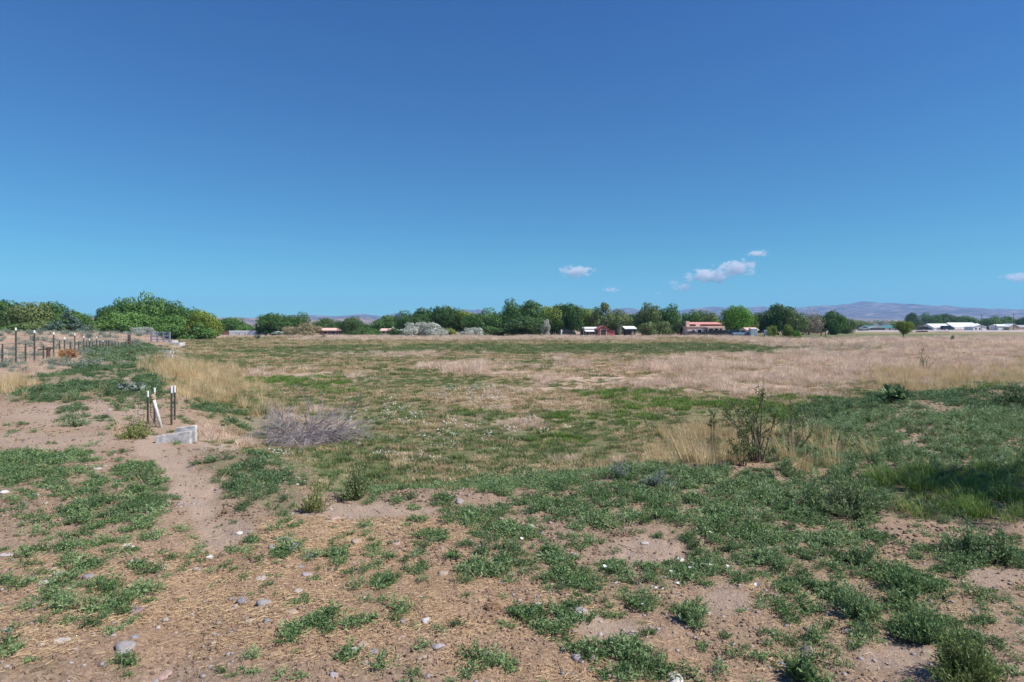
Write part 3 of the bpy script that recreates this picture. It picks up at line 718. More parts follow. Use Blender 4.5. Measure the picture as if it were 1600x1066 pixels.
T = [
 # u, vtop, halfw, D, kind, shape, group, label
 (-70,474,45,125,0,'round',G1,'cottonwood tree half cut off by the left edge of the photo'),
 (5,471,40,128,0,'round',G1,'leftmost full cottonwood tree, tall green dome at the photo edge'),
 (48,476,34,122,3,'round',G1,'olive green cottonwood, second dome from the left edge'),
 (80,471,30,128,0,'round',G1,'cottonwood with the highest dome of the far left group'),
 (112,488,26,124,0,'round',G1,'lower cottonwood sloping down to the gap with the pink hill'),
 (60,500,34,108,3,'bush',G1,'low olive tree in front of the far left cottonwoods'),
 (15,502,36,108,0,'bush',G1,'low dark green tree at the left edge behind the fence'),
 (105,489,30,100,6,'cone',G1,'dark blue green spruce with drooping boughs behind the tall fence posts'),
 (134,508,9,104,5,'bush',G1,'small reddish brown shrub right of the spruce'),
 (147,507,14,150,4,'bush',G1,'pale grey bush filling the gap below the pink hill'),
 (175,478,20,128,0,'round',G2,'cottonwood at the left end of the big tree clump'),
 (212,461,27,132,0,'round',G2,'tallest lobe of the big cottonwood clump left of centre'),
 (246,465,28,134,0,'round',G2,'second tallest cottonwood of the big left clump'),
 (200,488,40,126,0,'round',G2,'yellow green lower cottonwood in front of the tallest one'),
 (283,475,28,134,0,'round',G2,'cottonwood on the right shoulder of the big left clump'),
 (265,492,34,128,0,'round',G2,'lower leafy cottonwood in the middle of the big left clump'),
 (318,488,24,128,8,'round',G2,'bright green round tree at the right end of the big clump'),
 (300,500,30,124,0,'bush',G2,'low dark tree under the right end of the big clump'),
 (218,508,18,96,4,'bush',G2,'silver grey shrub shining in front of the big left clump'),
 (362,497,22,200,0,'round',G3,'low green tree behind the white trailer, left one'),
 (345,505,14,196,3,'bush',G3,'small olive bush at the left end of the white trailer'),
 (390,506,20,196,0,'bush',G3,'low green bush behind the right half of the white trailer'),
 (427,490,22,185,0,'round',G3,'round green tree above the white roofed shed'),
 (462,490,19,190,0,'round',G3,'round dark topped tree just right of the white roofed shed'),
 (410,503,16,188,0,'bush',G3,'green bush between trailer and white roofed shed'),
 (445,502,16,182,0,'bush',G3,'green bush right behind the white roofed shed'),
 (474,503,26,176,5,'bush',G3,'wide brownish olive tamarisk bush left of the long pink roof'),
 (508,498,16,215,2,'round',G3,'small dark round tree behind the long pink roof'),
 (545,495,18,200,2,'round',G3,'dark round tree at the right end of the long pink roof'),
 (575,504,22,205,0,'bush',G3,'green bush behind the two dark bushes by the gable shed'),
 (566,511,14,170,2,'bush',G3,'dark green bush, left of the pair left of the gable shed'),
 (582,513,12,168,0,'bush',G3,'dark green bush, right of the pair left of the gable shed'),
 (544,515,9,172,2,'bush',G3,'small dark bush just right of the long pink roof'),
 (606,492,24,210,0,'round',G3,'round green tree rising behind the little gable shed'),
 (617,513,10,168,2,'bush',G3,'small dark green bush hugging the right side of the gable shed'),
 (614,508,8,180,4,'bush',G3,'small silver bush above the gable shed'),
 (655,499,27,172,4,'bush',G3,'largest silver grey Russian olive shrub at the field edge'),
 (688,509,13,174,4,'bush',G3,'smaller silver shrub touching the right side of the largest silver one'),
 (645,488,24,195,0,'round',G3,'cottonwood above the left half of the largest silver shrub'),
 (662,481,22,200,0,'round',G3,'cottonwood above the largest silver shrub'),
 (692,479,28,198,0,'round',G3,'tallest cottonwood of the row above the silver shrubs'),
 (722,486,24,198,8,'round',G3,'yellow green cottonwood right of the silver shrubs'),
 (704,511,9,176,8,'bush',G3,'little yellow green bush at the field edge'),
 (748,491,24,190,0,'round',G3,'lower cottonwood left of the tallest middle group'),
 (778,484,26,190,0,'round',G3,'cottonwood just left of the tallest middle group'),
 (737,509,15,172,4,'bush',G3,'grey green bush in front of the lower cottonwoods'),
 (765,508,16,175,2,'bush',G3,'dark bush in front of the lower cottonwoods'),
 (806,471,22,188,0,'round',G3,'cottonwood, left lobe of the tallest tree in the middle'),
 (832,469,26,186,0,'round',G3,'tallest cottonwood in the middle of the photo'),
 (815,492,30,180,2,'round',G3,'dark cottonwood low in front of the tallest middle tree'),
 (862,477,22,188,8,'round',G3,'yellow green cottonwood right of the tallest middle tree'),
 (853,500,8,176,4,'tall',G3,'grey green slender tree below the yellow green cottonwood'),
 (886,475,24,186,0,'round',G3,'cottonwood above the dark parked car'),
 (908,480,20,206,8,'round',G3,'yellowish cottonwood above the white carport'),
 (880,497,14,196,2,'bush',G3,'dark undergrowth behind the dark parked car'),
 (941,476,18,200,3,'tall',G4,'open crowned tall tree directly above the red barn'),
 (928,489,16,212,0,'round',G4,'green tree behind the carport roofs'),
 (966,486,18,200,3,'round',G4,'tree between red barn and dark shed'),
 (968,507,4,196,4,'tall',G4,'small grey tree between the red barn and the dark shed'),
 (955,500,16,206,2,'bush',G4,'dark undergrowth behind the red barn'),
 (1014,476,17,196,3,'round',G4,'olive green cottonwood right of the dark shed'),
 (1014,500,13,186,3,'bush',G4,'loose low foliage of the tree right of the dark shed'),
 (1043,478,19,196,0,'round',G4,'cottonwood left of the pink adobe house'),
 (1038,500,14,188,3,'bush',G4,'low bush left of the pink adobe house'),
 (1060,503,8,184,2,'bush',G4,'dark bush at the left wall of the pink adobe house'),
 (1078,487,18,215,0,'round',G4,'tree behind the left end of the red roof'),
 (1102,487,18,215,3,'round',G4,'tree behind the middle of the red roof'),
 (1125,495,12,205,8,'bush',G4,'yellowish bush behind the right end of the red roof'),
 (1151,478,20,188,1,'round',G4,'big bright green round tree right of the pink adobe house'),
 (1178,492,7,196,8,'tall',G4,'slim yellow green tree right of the big bright tree'),
 (1215,476,25,200,0,'round',G4,'large cottonwood right of the big bright green tree'),
 (1240,488,17,196,3,'round',G4,'olive tree right of the large cottonwood'),
 (1196,495,12,200,2,'bush',G4,'dark bush under the left side of the large cottonwood'),
 (1264,487,17,200,7,'round',G4,'sparse grey half bare tree above the dark low shed'),
 (1248,497,12,200,7,'round',G4,'second sparse grey tree left of the half bare one'),
 (1299,485,18,205,0,'round',G4,'dark leafy tree right of the half bare grey tree'),
 (1322,496,14,230,3,'round',G4,'lower tree at the right end of the farm trees'),
 (1207,506,8,165,8,'bush',G4,'small bright yellow green bush right of the white trailer'),
 (1233,505,8,162,8,'bush',G4,'bright yellow green bush left of the dark low shed'),
 (1245,514,5,160,1,'bush',G4,'smallest green bush beside the bright yellow green bush'),
 (1340,499,16,500,3,'bush',G5,'faint olive trees left of the green metal roof'),
 (1375,497,18,500,4,'bush',G5,'pale silver trees behind the green metal roof'),
 (1402,499,14,500,3,'bush',G5,'olive tree at the right end of the green metal roof'),
 (1427,490,10,520,2,'round',G5,'dark round tree between green roof and white warehouse'),
 (1440,499,9,520,4,'bush',G5,'pale bush under the dark round tree'),
 (1438,506,6,400,5,'bush',G5,'small dark bush beside the road left of the warehouse'),
 (1455,490,14,520,0,'round',G5,'tree behind the left end of the white warehouse'),
 (1480,490,18,540,0,'round',G5,'tree behind the middle of the white warehouse'),
 (1504,494,18,560,0,'round',G5,'tree behind the right half of the white warehouse'),
 (1548,495,13,520,0,'round',G5,'tree between the white warehouse and the white houses'),
 (1575,494,15,540,0,'round',G5,'tree behind the white houses'),
 (1600,495,14,500,2,'round',G5,'dark tree at the right edge of the photo'),
 (1412,502,11,130,8,'round','lone tree','lone small tree with a slim trunk standing in the open field'),
 (337,503,12,240,0,'round',G3,'far low tree between the big left clump and the white mobile home'),
 (492,504,14,250,3,'round',G3,'far low olive tree behind the left half of the long pink roof'),
 (528,502,14,250,0,'round',G3,'far low tree behind the right half of the long pink roof'),
 (562,504,14,245,0,'round',G3,'far low tree between the dark round tree and the gable shed'),
 (988,491,15,245,0,'round',G4,'far green tree directly behind the dark open shed'),
 (1090,489,14,250,0,'round',G4,'far green tree filling the gap behind the red roof'),
 (1184,490,12,245,2,'round',G4,'far dark tree in the gap right of the big bright tree'),
 (1278,493,14,245,0,'round',G4,'far tree behind the half bare grey tree'),
 (1488,522.5,2.2,112,3,'bush',G5,'small dark weed bush in the field, left one'),
]
for (u, vt, hw, D, kd, sh, g, lab) in T:
    lone = lab.startswith('lone')
    tree(u, vt, hw, D, kd, sh, lab, g, cb=.26 if lone else 0.0)
# the tree beside the camera that shades the ground on the right
tree(0, 0, 0, 6.0, 0, 'round', 'leafy tree just outside the right edge whose shade falls on the lush grass', 'tree beside the bank', x=9.9, rw=2.15, H=6.4, cb=.45)

# ------------------------------------------------------------------ buildings
def bloc(u0, u1, D):
    return xat(u0, D), xat(u1, D)
def paint(name, col, rough=.7): return simple(name, col, rough, .06, .6)
P_PINK = paint('pink_stucco', (.74, .52, .42)); P_WHITE = paint('white_paint', (.84, .84, .83), .5); P_TIN = paint('pale_metal_roof', (.82, .83, .84), .5)
P_RED = paint('red_barn_paint', (.38, .12, .11)); P_REDROOF = paint('red_roof', (.60, .27, .23)); P_DARK = paint('dark_wood_and_shade', (.05, .04, .04))  # P_DARK: dark wood, also painted shade in doorway and porch
P_PROOF = paint('pink_roof', (.70, .45, .38)); P_GREENR = paint('green_metal_roof', (.06, .20, .19), .4); P_GLASS = simple('window_glass', (.02, .03, .045), .1, .05)
P_GREY = paint('grey_wall', (.30, .31, .34)); P_TAN = paint('tan_wall', (.42, .34, .28)); P_BROWN = paint('brown_trim', (.25, .12, .10))
def building(name, label, cat, u0, u1, D, depth, h, wallm, roofm, roof='flat', rise=.8, wins=(), doors=(), over=.35, z=None, parapet=None, group=None):
    x0, x1 = bloc(u0, u1, D); w = x1 - x0; cx = (x0 + x1) / 2
    z0 = (hz(cx, D) if z is None else z) - .05
    t = thing(name, label, cat, (cx, D, z0), 0, group)
    MB().box((0, depth / 2, h / 2), (w, depth, h)).build('wall', wallm, t)
    if roof == 'flat':
        MB().box((0, depth / 2, h + .14), (w + over, depth + over, .28)).build('roof', roofm, t)
    elif roof == 'gablex':      # ridge along x, slope faces the camera
        MB().prism([(-.0, 0)], 0, 0) if False else None
        mb = MB(); a = w / 2 + over; d0, d1 = -over, depth + over
        n = [(-a, d0, h), (a, d0, h), (a, depth / 2, h + rise), (-a, depth / 2, h + rise), (a, d1, h), (-a, d1, h)]
        lo = [(p[0], p[1], p[2] - .14) for p in n]
        mb.v = n + lo; mb.f = [(0,1,2,3),(3,2,4,5),(6,9,8,7),(9,11,10,8),(0,6,7,1),(4,10,11,5),(1,7,8,2),(2,8,10,4),(0,3,9,6),(3,5,11,9)]
        mb.build('roof', roofm, t)
        g2 = MB(); g2.v = [(-w/2, 0, h), (-w/2, depth, h), (-w/2, depth/2, h+rise-.12), (w/2, 0, h), (w/2, depth, h), (w/2, depth/2, h+rise-.12)]; g2.f = [(0,1,2),(3,5,4),(0,3,4,1),(0,2,5,3),(1,4,5,2)]
        g2.build('gable', wallm, t)
    elif roof == 'gabley':      # gable faces the camera
        MB().prism([(-w/2, h), (w/2, h), (0, h + rise - .1)], 0.0, depth).build('gable', wallm, t)
        MB().prism([(-w/2-over, h-.12), (-w/2-over, h+.06), (0, h+rise+.1), (w/2+over, h+.06), (w/2+over, h-.12), (0, h+rise-.08)], -over, depth+over).build('roof', roofm, t)
    elif roof == 'shed':        # single slope rising to the back
        mb = MB(); a = w/2+over; n = [(-a,-over,h),(a,-over,h),(a,depth+over,h+rise),(-a,depth+over,h+rise)]
        mb.v = n + [(p[0],p[1],p[2]-.15) for p in n]; mb.f = [(0,1,2,3),(4,7,6,5),(0,4,5,1),(1,5,6,2),(2,6,7,3),(3,7,4,0)]
        mb.build('roof', roofm, t)
    for (fx, fz, ww, wh) in wins:
        f = MB().box((fx * w, -.03, fz * h), (ww + .16, .08, wh + .16)).build('window', P_WHITE if wallm is not P_WHITE else P_GREY, t)
        MB().box((fx * w, -.075, fz * h), (ww, .03, wh)).build('pane', P_GLASS, f)
    for (fx, ww, wh, m) in doors:
        MB().box((fx * w, -.03, wh / 2), (ww, .1, wh)).build('door', m, t)
    return t, w, z0
FB = 'farm buildings on the far side of the field'
# pink adobe house
D = 178
t, w, z0 = building('adobe_house', 'pink adobe house with a red roof band, left of the big bright green tree', 'house', 1074, 1131, D, 8, 2.55, P_PINK, P_PINK, 'flat', wins=((-.33, .5, .7, 1.1), (-.17, .5, 1.1, 1.2)), doors=((-.04, 1.9, 1.9, P_GREY),), group=FB)
MB().box((w*.02, 4.3, 3.15), (w*.9, 6.5, .7)).build('upper_wall', P_BROWN, t)
MB().box((-w*.20, .9, 3.05), (1.2, 1.0, .75)).build('upper_wall', P_PINK, t)
MB().box((-w*.47, 1.0, 3.3), (.9, .9, 1.9)).build('chimney', P_PINK, t)
r = MB(); r.v = [(-w*.44, .6, 3.45), (w*.47, .6, 3.45), (w*.45, 4.4, 4.0), (-w*.42, 4.4, 4.0), (-w*.44, .6, 3.33), (w*.47, .6, 3.33), (w*.45, 7.8, 3.4), (-w*.42, 7.8, 3.4)]
r.f = [(0,1,2,3),(0,4,5,1),(3,2,6,7),(4,7,6,5),(1,5,6,2),(0,3,7,4)]
r.build('roof', P_REDROOF, t)
MB().box((w*.23, -.2, 1.1), (w*.40, .5, 2.1)).build('porch_shade', P_DARK, t)  # dark block on the wall, porch shade put into its colour
MB().box((w*.23, -1.2, 2.35), (w*.46, 2.2, .3)).build('porch_roof', P_PINK, t)
for fx in (.01, .16, .30, .45):
    MB().box((w*fx, -2.1, 1.1), (.3, .3, 2.2)).build('porch_post', P_PINK, t)
# garage
building('garage', 'small pink garage with a white door right of the big bright tree', 'garage', 1168, 1184, 176, 5, 1.75, P_PINK, P_PROOF, 'gablex', .7, doors=((.05, 2.0, 1.5, P_WHITE),), group=FB)
# red barn
D = 182
t, w, z0 = building('red_barn', 'small red gabled barn with a dark open doorway', 'barn', 934, 950, D, 6, 1.9, P_RED, P_RED, 'gabley', 1.0, group=FB)
MB().box((.1, -.06, .95), (w*.5, .1, 1.8)).build('doorway', P_DARK, t)  # dark panel painted as the shade inside the open door
for s in (-1, 1): MB().box((s*w*.3+.1, -.12, .95), (.16, .06, 1.9)).build('door_frame', P_PINK, t)
MB().box((.1, -.12, 1.93), (w*.66, .06, .14)).build('door_frame', P_PINK, t)
mb = MB(); mb.box((w*.5+1.05, 2.5, .75), (2.0, 4.6, 1.5)); mb.build('lean_to', P_RED, t)
mb = MB(); mb.v = [(w*.5, .0, 1.85), (w*.5+2.2, .0, 1.45), (w*.5+2.2, 5, 1.45), (w*.5, 5, 1.85), (w*.5, 0, 1.75), (w*.5+2.2, 0, 1.35), (w*.5+2.2, 5, 1.35), (w*.5, 5, 1.75)]
mb.f = [(0,1,2,3),(4,7,6,5),(0,4,5,1),(1,5,6,2),(2,6,7,3),(3,7,4,0)]; mb.build('lean_to_roof', P_RED, t)
def carport(label, u0, u1, D, zt, rise, depth=5):
    x0, x1 = bloc(u0, u1, D); w = x1 - x0; cx = (x0+x1)/2; z0 = hz(cx, D); H = zat(zt, D) - z0
    t = thing('carport', label, 'carport', (cx, D, z0), 0, FB)
    mb = MB(); a = w/2; n = [(-a,0,H-rise),(a,0,H-rise),(a,depth,H),(-a,depth,H)]
    mb.v = n + [(p[0],p[1],p[2]-.12) for p in n]; mb.f = [(0,1,2,3),(4,7,6,5),(0,4,5,1),(1,5,6,2),(2,6,7,3),(3,7,4,0)]
    mb.build('roof', P_TIN, t)
    for sx in (-.46, -.15, .15, .46):
        MB().box((sx*w, .2, (H-rise)/2-.06), (.16, .16, H-rise-.13)).build('post', P_GREY, t)
        MB().box((sx*w, depth-.2, (H-.1)/2-.08), (.16, .16, H-.25)).build('post', P_GREY, t)
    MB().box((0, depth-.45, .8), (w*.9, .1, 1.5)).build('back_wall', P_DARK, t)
carport('upper white roofed carport behind the red barn', 911, 936, 190, 511, .5, 4)
carport('lower white roofed carport just left of the red barn', 915, 931, 183, 515.5, .45, 4)
# dark shed with white roof
t, w, z0 = building('dark_shed', 'dark open shed with a bright white roof among the trees', 'shed', 978, 993, 190, 4, 2.1, P_DARK, P_TIN, 'shed', .75, over=.4, group=FB)
MB().box((.6, -.06, .9), (.7, .08, 1.2)).build('panel', P_TAN, t)
# long dark low shed
building('low_shed', 'long low dark roofed shed right of the bright yellow green bush', 'shed', 1244, 1275, 205, 4, 1.2, P_BROWN, P_DARK, 'shed', .25, over=.2, z=hz(xat(1260,205),205)+.9, group=FB)
# long house with pink roof
t, w, z0 = building('long_house', 'long low house with a pale pink roof at the far left field edge', 'house', 500, 541, 205, 7, 1.5, P_BROWN, P_PROOF, 'gablex', .75, wins=((-.3, .5, 1.3, .7), (.0, .5, 1.3, .7), (.3, .5, 1.6, .7)), group=FB)
# gable shed
t, w, z0 = building('gable_shed', 'little tan gable shed with a pale roof between dark green bushes', 'shed', 595, 609, 186, 5, 1.55, P_TAN, P_PROOF, 'gablex', .6, wins=((-.2, .66, .9, .6),), group=FB)
# trailer
t, w, z0 = building('white_trailer', 'long white flat roofed mobile home with tiny dark windows', 'mobile home', 358, 400, 184, 3.2, 1.2, paint('offwhite_metal', (.58, .60, .66), .5), P_TIN, 'flat', wins=((-.2, .55, .28, .3), (-.1, .55, .28, .3), (.12, .55, .28, .3)), over=.1, group=FB)
MB().box((-w/2-1.0, 2.0, .6), (1.8, 2.2, 1.1)).build('annex', P_BROWN, t)
building('white_roof_shed', 'low shed with a bright white pitched roof right of the white mobile home', 'shed', 427, 440, 180, 4, .8, P_GREY, P_TIN, 'gablex', .55, group=FB)
building('white_hut', 'tiny white hut between the mobile home and the white roofed shed', 'hut', 408, 414, 184, 2, .75, P_WHITE, P_TIN, 'gablex', .35, over=.15, group=FB)
# right side beyond road
RB = 'buildings beyond the road on the right'
D = 430
t, w, z0 = building('green_roof_house', 'white house with a wide green metal roof beyond the road', 'house', 1359, 1404, D, 14, 1.9, P_WHITE, P_GREENR, 'gablex', 1.7, wins=((-.30,.5,1.2,1),(-.1,.5,1.2,1),(.2,.5,1.2,1)), group=RB)
MB().prism([(-w*.62,1.75),(-w*.3,3.15),(0.02*w,1.75)], -3, 3).build('porch_gable', P_GREY, t)
MB().box((-w*.3, -1.6, .9), (w*.5, 2.4, 1.7)).build('porch', P_DARK, t)
D = 470
t, w, z0 = building('warehouse', 'long bright white metal warehouse beyond the road', 'warehouse', 1459, 1540, D, 16, 2.2, P_WHITE, P_TIN, 'gablex', 2.9, over=.2, group=RB)
r = MB(); r.v = [(-w*.13,-.9,2.6),(w*.38,-.9,2.6),(w*.38,7,5.9),(-w*.13,7,5.9),(-w*.13,7,0),(w*.38,7,0),(-w*.13,-.9,0),(w*.38,-.9,0)]; r.f = [(0,1,2,3),(6,7,1,0),(7,5,2,1),(4,6,0,3),(3,2,5,4)]
r.build('front_block', P_WHITE, t)
MB().box((w*.2, -1.0, .5), (w*.62, .5, 1.0)).build('brick_base', P_PROOF, t)
for fx in (-.4, -.3, -.2): MB().box((fx*w, -.1, 1.2), (2.2, .2, 2.2)).build('door', P_GREY, t)
t, w, z0 = building('white_house', 'small white house just right of the long warehouse', 'house', 1521, 1541, 440, 9, 2.7, P_WHITE, P_TIN, 'gabley', 1.4, wins=((-.3,.5,.9,1.2),(0,.5,.9,1.2)), group=RB)
t, w, z0 = building('white_house', 'white house with a pale roof near the right edge of the photo', 'house', 1560, 1576, 450, 9, 3.2, P_WHITE, P_TIN, 'gablex', 1.3, wins=((.2,.5,.9,1.2),), group=RB)
t, w, z0 = building('white_house', 'white gabled building at the right edge of the photo', 'house', 1577, 1592, 446, 9, 2.6, P_TAN, P_WHITE, 'gabley', 2.2, group=RB)
t, w, z0 = building('grey_house', 'grey roofed house cut by the right edge of the photo', 'house', 1592, 1612, 448, 9, 2.4, P_PINK, P_GREY, 'gablex', 1.6, group=RB)

# road in the far right
rd = MB(); xs = np.linspace(60, 420, 19)
asph = simple('asphalt', (.33, .30, .28), .9, .1, .5)
for k, x in enumerate(xs):
    yy = 330 + (x - 60) * -.05
    rd.v += [(x, yy, .34), (x, yy + 8, .34), (x, yy - 3, -.7), (x, yy + 11, -.7)]
for k in range(len(xs) - 1):
    a, b = 4 * k, 4 * k + 4
    rd.f += [(a, b, b + 1, a + 1), (a + 2, b + 2, b, a), (a + 1, b + 1, b + 3, a + 3)]
tag(link('road', rd.mesh('road', asph)), 'pale raised road crossing the far right behind the lone tree', 'road', kind='structure')

# utility poles
for (u, vt, D) in [(1534, 492, 400), (1556, 492, 390), (1584, 490, 360)]:
    x = xat(u, D); z0 = hz(x, D); H = zat(vt, D) - z0
    lab = {1534: 'wooden utility pole in front of the right end of the warehouse', 1556: 'wooden utility pole between warehouse and white houses', 1584: 'tallest wooden utility pole nearest the right edge'}[u]
    t = thing('utility_pole', lab, 'utility pole', (x, D, z0), 0, 'utility poles beyond the field')
    MB().tube([(0,0,-.3),(0,0,H)], [.2,.13], 7).build('pole', M_BARK, t)
    MB().box((0,-.2,H-.7), (2.4,.12,.14)).build('crossarm', M_BARK, t)

# ------------------------------------------------------------------ vehicles
def wheel_mesh():
    me = MB(); me.tube([(0,-.11,0),(0,.11,0)], .33, 14); return me.mesh('wheel', simple('tyre_rubber', (.02,.02,.02), .9))
WH = wheel_mesh()
RIM = MB().tube([(0,-.13,0),(0,.13,0)], .18, 10).mesh('rim', simple('rim_metal', (.5,.5,.52), .35, metal=1))
def car(name, label, cat, u, D, col, kind='suv', rz=0, sc=1.0, group='vehicles by the farm buildings', z=None):
    x = xat(u, D); t = thing(name, label, cat, (x, D, hz(x, D) if z is None else z), rz, group)
    t.scale = (sc,) * 3
    m = simple('car_paint_%s' % '_'.join('%d' % (c*100) for c in col), col, .3, .02)
    P = {'suv': [(-2.3,.35),(-2.3,.95),(-2.15,1.05),(-1.95,1.68),(.55,1.72),(1.15,1.12),(2.2,1.0),(2.32,.7),(2.32,.35)],
         'sedan': [(-2.2,.32),(-2.25,.85),(-1.6,.98),(-1.0,1.4),(.5,1.42),(1.15,.98),(2.1,.85),(2.25,.6),(2.2,.32)],
         'pickup': [(-2.7,.45),(-2.7,1.08),(-.7,1.08),(-.6,1.75),(.7,1.78),(1.2,1.18),(2.5,1.08),(2.65,.8),(2.65,.45)],
         'van': [(-2.6,.35),(-2.65,2.1),(-2.5,2.2),(1.4,2.2),(1.95,1.3),(2.6,1.1),(2.7,.7),(2.7,.35)]}[kind]
    MB().prism(P, -.85, .85).build('body', m, t, bevel=.05)
    W = {'suv': [(-1.85,1.1),(-1.75,1.58),(.45,1.6),(.9,1.12)], 'sedan': [(-1.35,.99),(-.9,1.33),(.42,1.34),(.9,1.0)],
         'pickup': [(-.5,1.15),(-.45,1.65),(.6,1.68),(.95,1.2)], 'van': [(.3,1.3),(.3,1.95),(1.3,1.95),(1.65,1.32)]}[kind]
    for s in (-1, 1):
        y0, y1 = (s*.855, s*.875)
        MB().prism(W, min(y0,y1), max(y0,y1)).build('window', P_GLASS, t)
        for wx in (-1.45, 1.45):
            w_ = link('wheel', WH, t, (wx, s*.78, .33)); link('rim', RIM, w_)
        hl = MB().box((P[-2][0]-.08, s*.6, .72), (.14, .3, .16)).build('headlight', P_WHITE, t)
    return t
car('parked_car', 'dark car parked in deep shade under the cottonwoods', 'car', 885, 176, (.02,.02,.025), 'suv', .1, 1.1)
car('parked_car', 'dark pickup in front of the porch, left one of the dark pair', 'car', 1112, 172, (.02,.022,.03), 'pickup', .2)
car('parked_car', 'dark jeep like car at the right end of the porch', 'car', 1124, 171, (.03,.03,.035), 'suv', 2.9)
car('parked_car', 'grey car at the left corner of the pink adobe house', 'car', 1082, 171, (.10,.09,.10), 'sedan', 0.1)
car('parked_car', 'dark blue round topped car left of the pale blue pickup', 'car', 1143, 170, (.035,.05,.09), 'suv', 3.0)
car('parked_car', 'pale blue pickup truck under the big bright green tree', 'car', 1158, 169, (.20,.30,.42), 'pickup', 0.1)
car('parked_van', 'white van in front of the small pink garage', 'van', 1176, 168, (.72,.73,.76), 'van', 1.35)
car('parked_car', 'pale grey car beside the bright yellow green bush', 'car', 1199, 167, (.55,.58,.64), 'suv', 1.2)
car('road_car', 'dark blue car on the raised road in front of the warehouse', 'car', 1480, 318, (.02,.025,.06), 'suv', 0.05, 1.35, 'cars on the far road', .37)
car('road_car', 'low black car on the raised road left of the warehouse', 'car', 1445, 320, (.015,.02,.03), 'sedan', 0.05, 1.3, 'cars on the far road', .37)
car('road_car', 'grey car on the raised road near the green roof', 'car', 1350, 324, (.30,.31,.34), 'sedan', 0.05, 1.2, 'cars on the far road', .37)

# ------------------------------------------------------------------ fence, posts, headgates
M_POST = simple('green_steel_post', (.06, .062, .055), .7, .2, 20); M_WTOP = simple('white_post_tip', (.72, .73, .72), .6, .05)
M_WOODP = simple('weathered_post', (.10, .065, .05), .9, .3, 12, .4); M_WIRE = simple('fence_wire', (.22, .20, .19), .6); M_CONC = simple('concrete', (.52, .50, .49), .95, .28, 9, .6)
M_RUST = simple('rusty_wire', (.20, .10, .06), .8); M_PVC = simple('white_pipe', (.66, .62, .58), .6, .15, 14)
def tpost_bm(H, r=.022, top=.16, s=1):
    a = MB(); a.box((0, 0, H/2 - .1 - top/2), (.045*s, .012*s, H + .2 - top)); a.box((0, -.024*s, H/2 - .1 - top/2), (.012*s, .036*s, H + .2 - top))
    k = 0
    while .1 + k * .12 < H - top: a.box((0, .009*s, .1 + k*.12), (.02*s, .012*s, .02)); k += 1
    b = MB(); b.box((0, 0, H - top/2), (.047*s, .014*s, top)); b.box((0, -.024*s, H - top/2), (.014*s, .038*s, top))
    return a, b
root = at(4, 571)
fence = thing('wire_fence', 'wire fence of dark steel posts running away along the left bank', 'fence', root)
def fp(u, v): 
    p = at(u, v); return p
fpos = []
for (u, vt, vb, tall) in [(-38,540,579,0),(4,537,571,0),(25,512,567,1),(40,537,567,0),(54,516,565.5,1),(68,540,563,0),(84,519,559,1),(93,533,556,0),(101,527,555.5,1),(110,533,554,0),(117,521,553.5,1),(123,533,552.5,0),
    (131,525,551.5,1),(135,534,551,0),(140,529,550,1),(145,534,549.5,0),(151,526,549,1),(156,533,548.5,0),(161,531,548,1),(166,534,547.5,0),(170,533,547,0),(175,534,546.5,0),(180,534,546,0),(185,534.5,545.5,0),(190,534.5,545,0),(196,535,544.5,0)]:
    x, y, z = fp(u, vb)
    H = (zat(vt, y)) - z
    fpos.append((x, y, z, H))
    a, b = tpost_bm(H, s=1.6)
    p = a.build('post', M_POST, fence, (x - root[0], y - root[1], z - root[2]))
    if tall: b.build('white_tip', M_WTOP, p)
    else:
        MB().box((0, 0, H - .08), (.06, .02, .16)).build('post_tip', M_POST, p)
x, y, z = fp(202, 543.5)
MB().tube([(0,0,-.3),(0,0,1.25)], .14, 8).build('corner_post', M_WOODP, fence, (x-root[0], y-root[1], z-root[2]))
fpos.append((x, y, z, 1.2))
for hgt in (.3, .6, .88, 1.1):
    MB().tube([(px-root[0], py-root[1], pz-root[2]+hgt) for (px,py,pz,_) in fpos], .019, 4).build('wire', M_WIRE, fence)
# stump post by the fence
x, y, z = at(75, 563)
t = thing('broken_post', 'short thick dark wooden post leaning beside the fence', 'post', (x, y, z))
MB().tube([(0,0,-.2),(.02,0,.5),(.03,.02,.78)], [.11,.10,.12], 8).build('post', M_WOODP, t)
MB().tube([(-.6,0,.62),(.3,0,.7)], .04, 6).build('rail', M_WOODP, t)
# fence piece past the corner
x, y, z = at(240, 535)
t = thing('blue_gate', 'small bluish grey pipe gate left of the white tanks', 'gate', (x, y, z), 0)
P_BLUEG = paint('bluish_grey_paint', (.22, .24, .36))
for k in range(4): MB().box((-.3 + k * .75, 0, .65), (.16, .12, 1.3)).build('gate_post', P_BLUEG, t)
for k in range(3): MB().box((.82, .0, .35 + k * .4), (2.0, .08, .1)).build('rail', P_BLUEG, t)
D = 78
for (u0, u1, lab) in [(257, 270, 'long white concrete ditch box, left one of the two at the ditch head'), (271, 281, 'white concrete ditch box, right one of the two at the ditch head')]:
    x0, x1 = bloc(u0, u1, D); cx = (x0+x1)/2; z0 = hz(cx, D); w = x1 - x0
    t = thing('ditch_box', lab, 'concrete box', (cx, D, z0), 0, 'concrete ditch boxes')
    MB().box((0,0,.2),(w,.12,.6)).build('front_wall', M_CONC, t); MB().box((0,1.2,.2),(w,.12,.6)).build('rear_wall', M_CONC, t)
    for s in (-1,1): MB().box((s*(w/2-.06),.6,.2),(.12,1.06,.58)).build('side_wall', M_CONC, t)
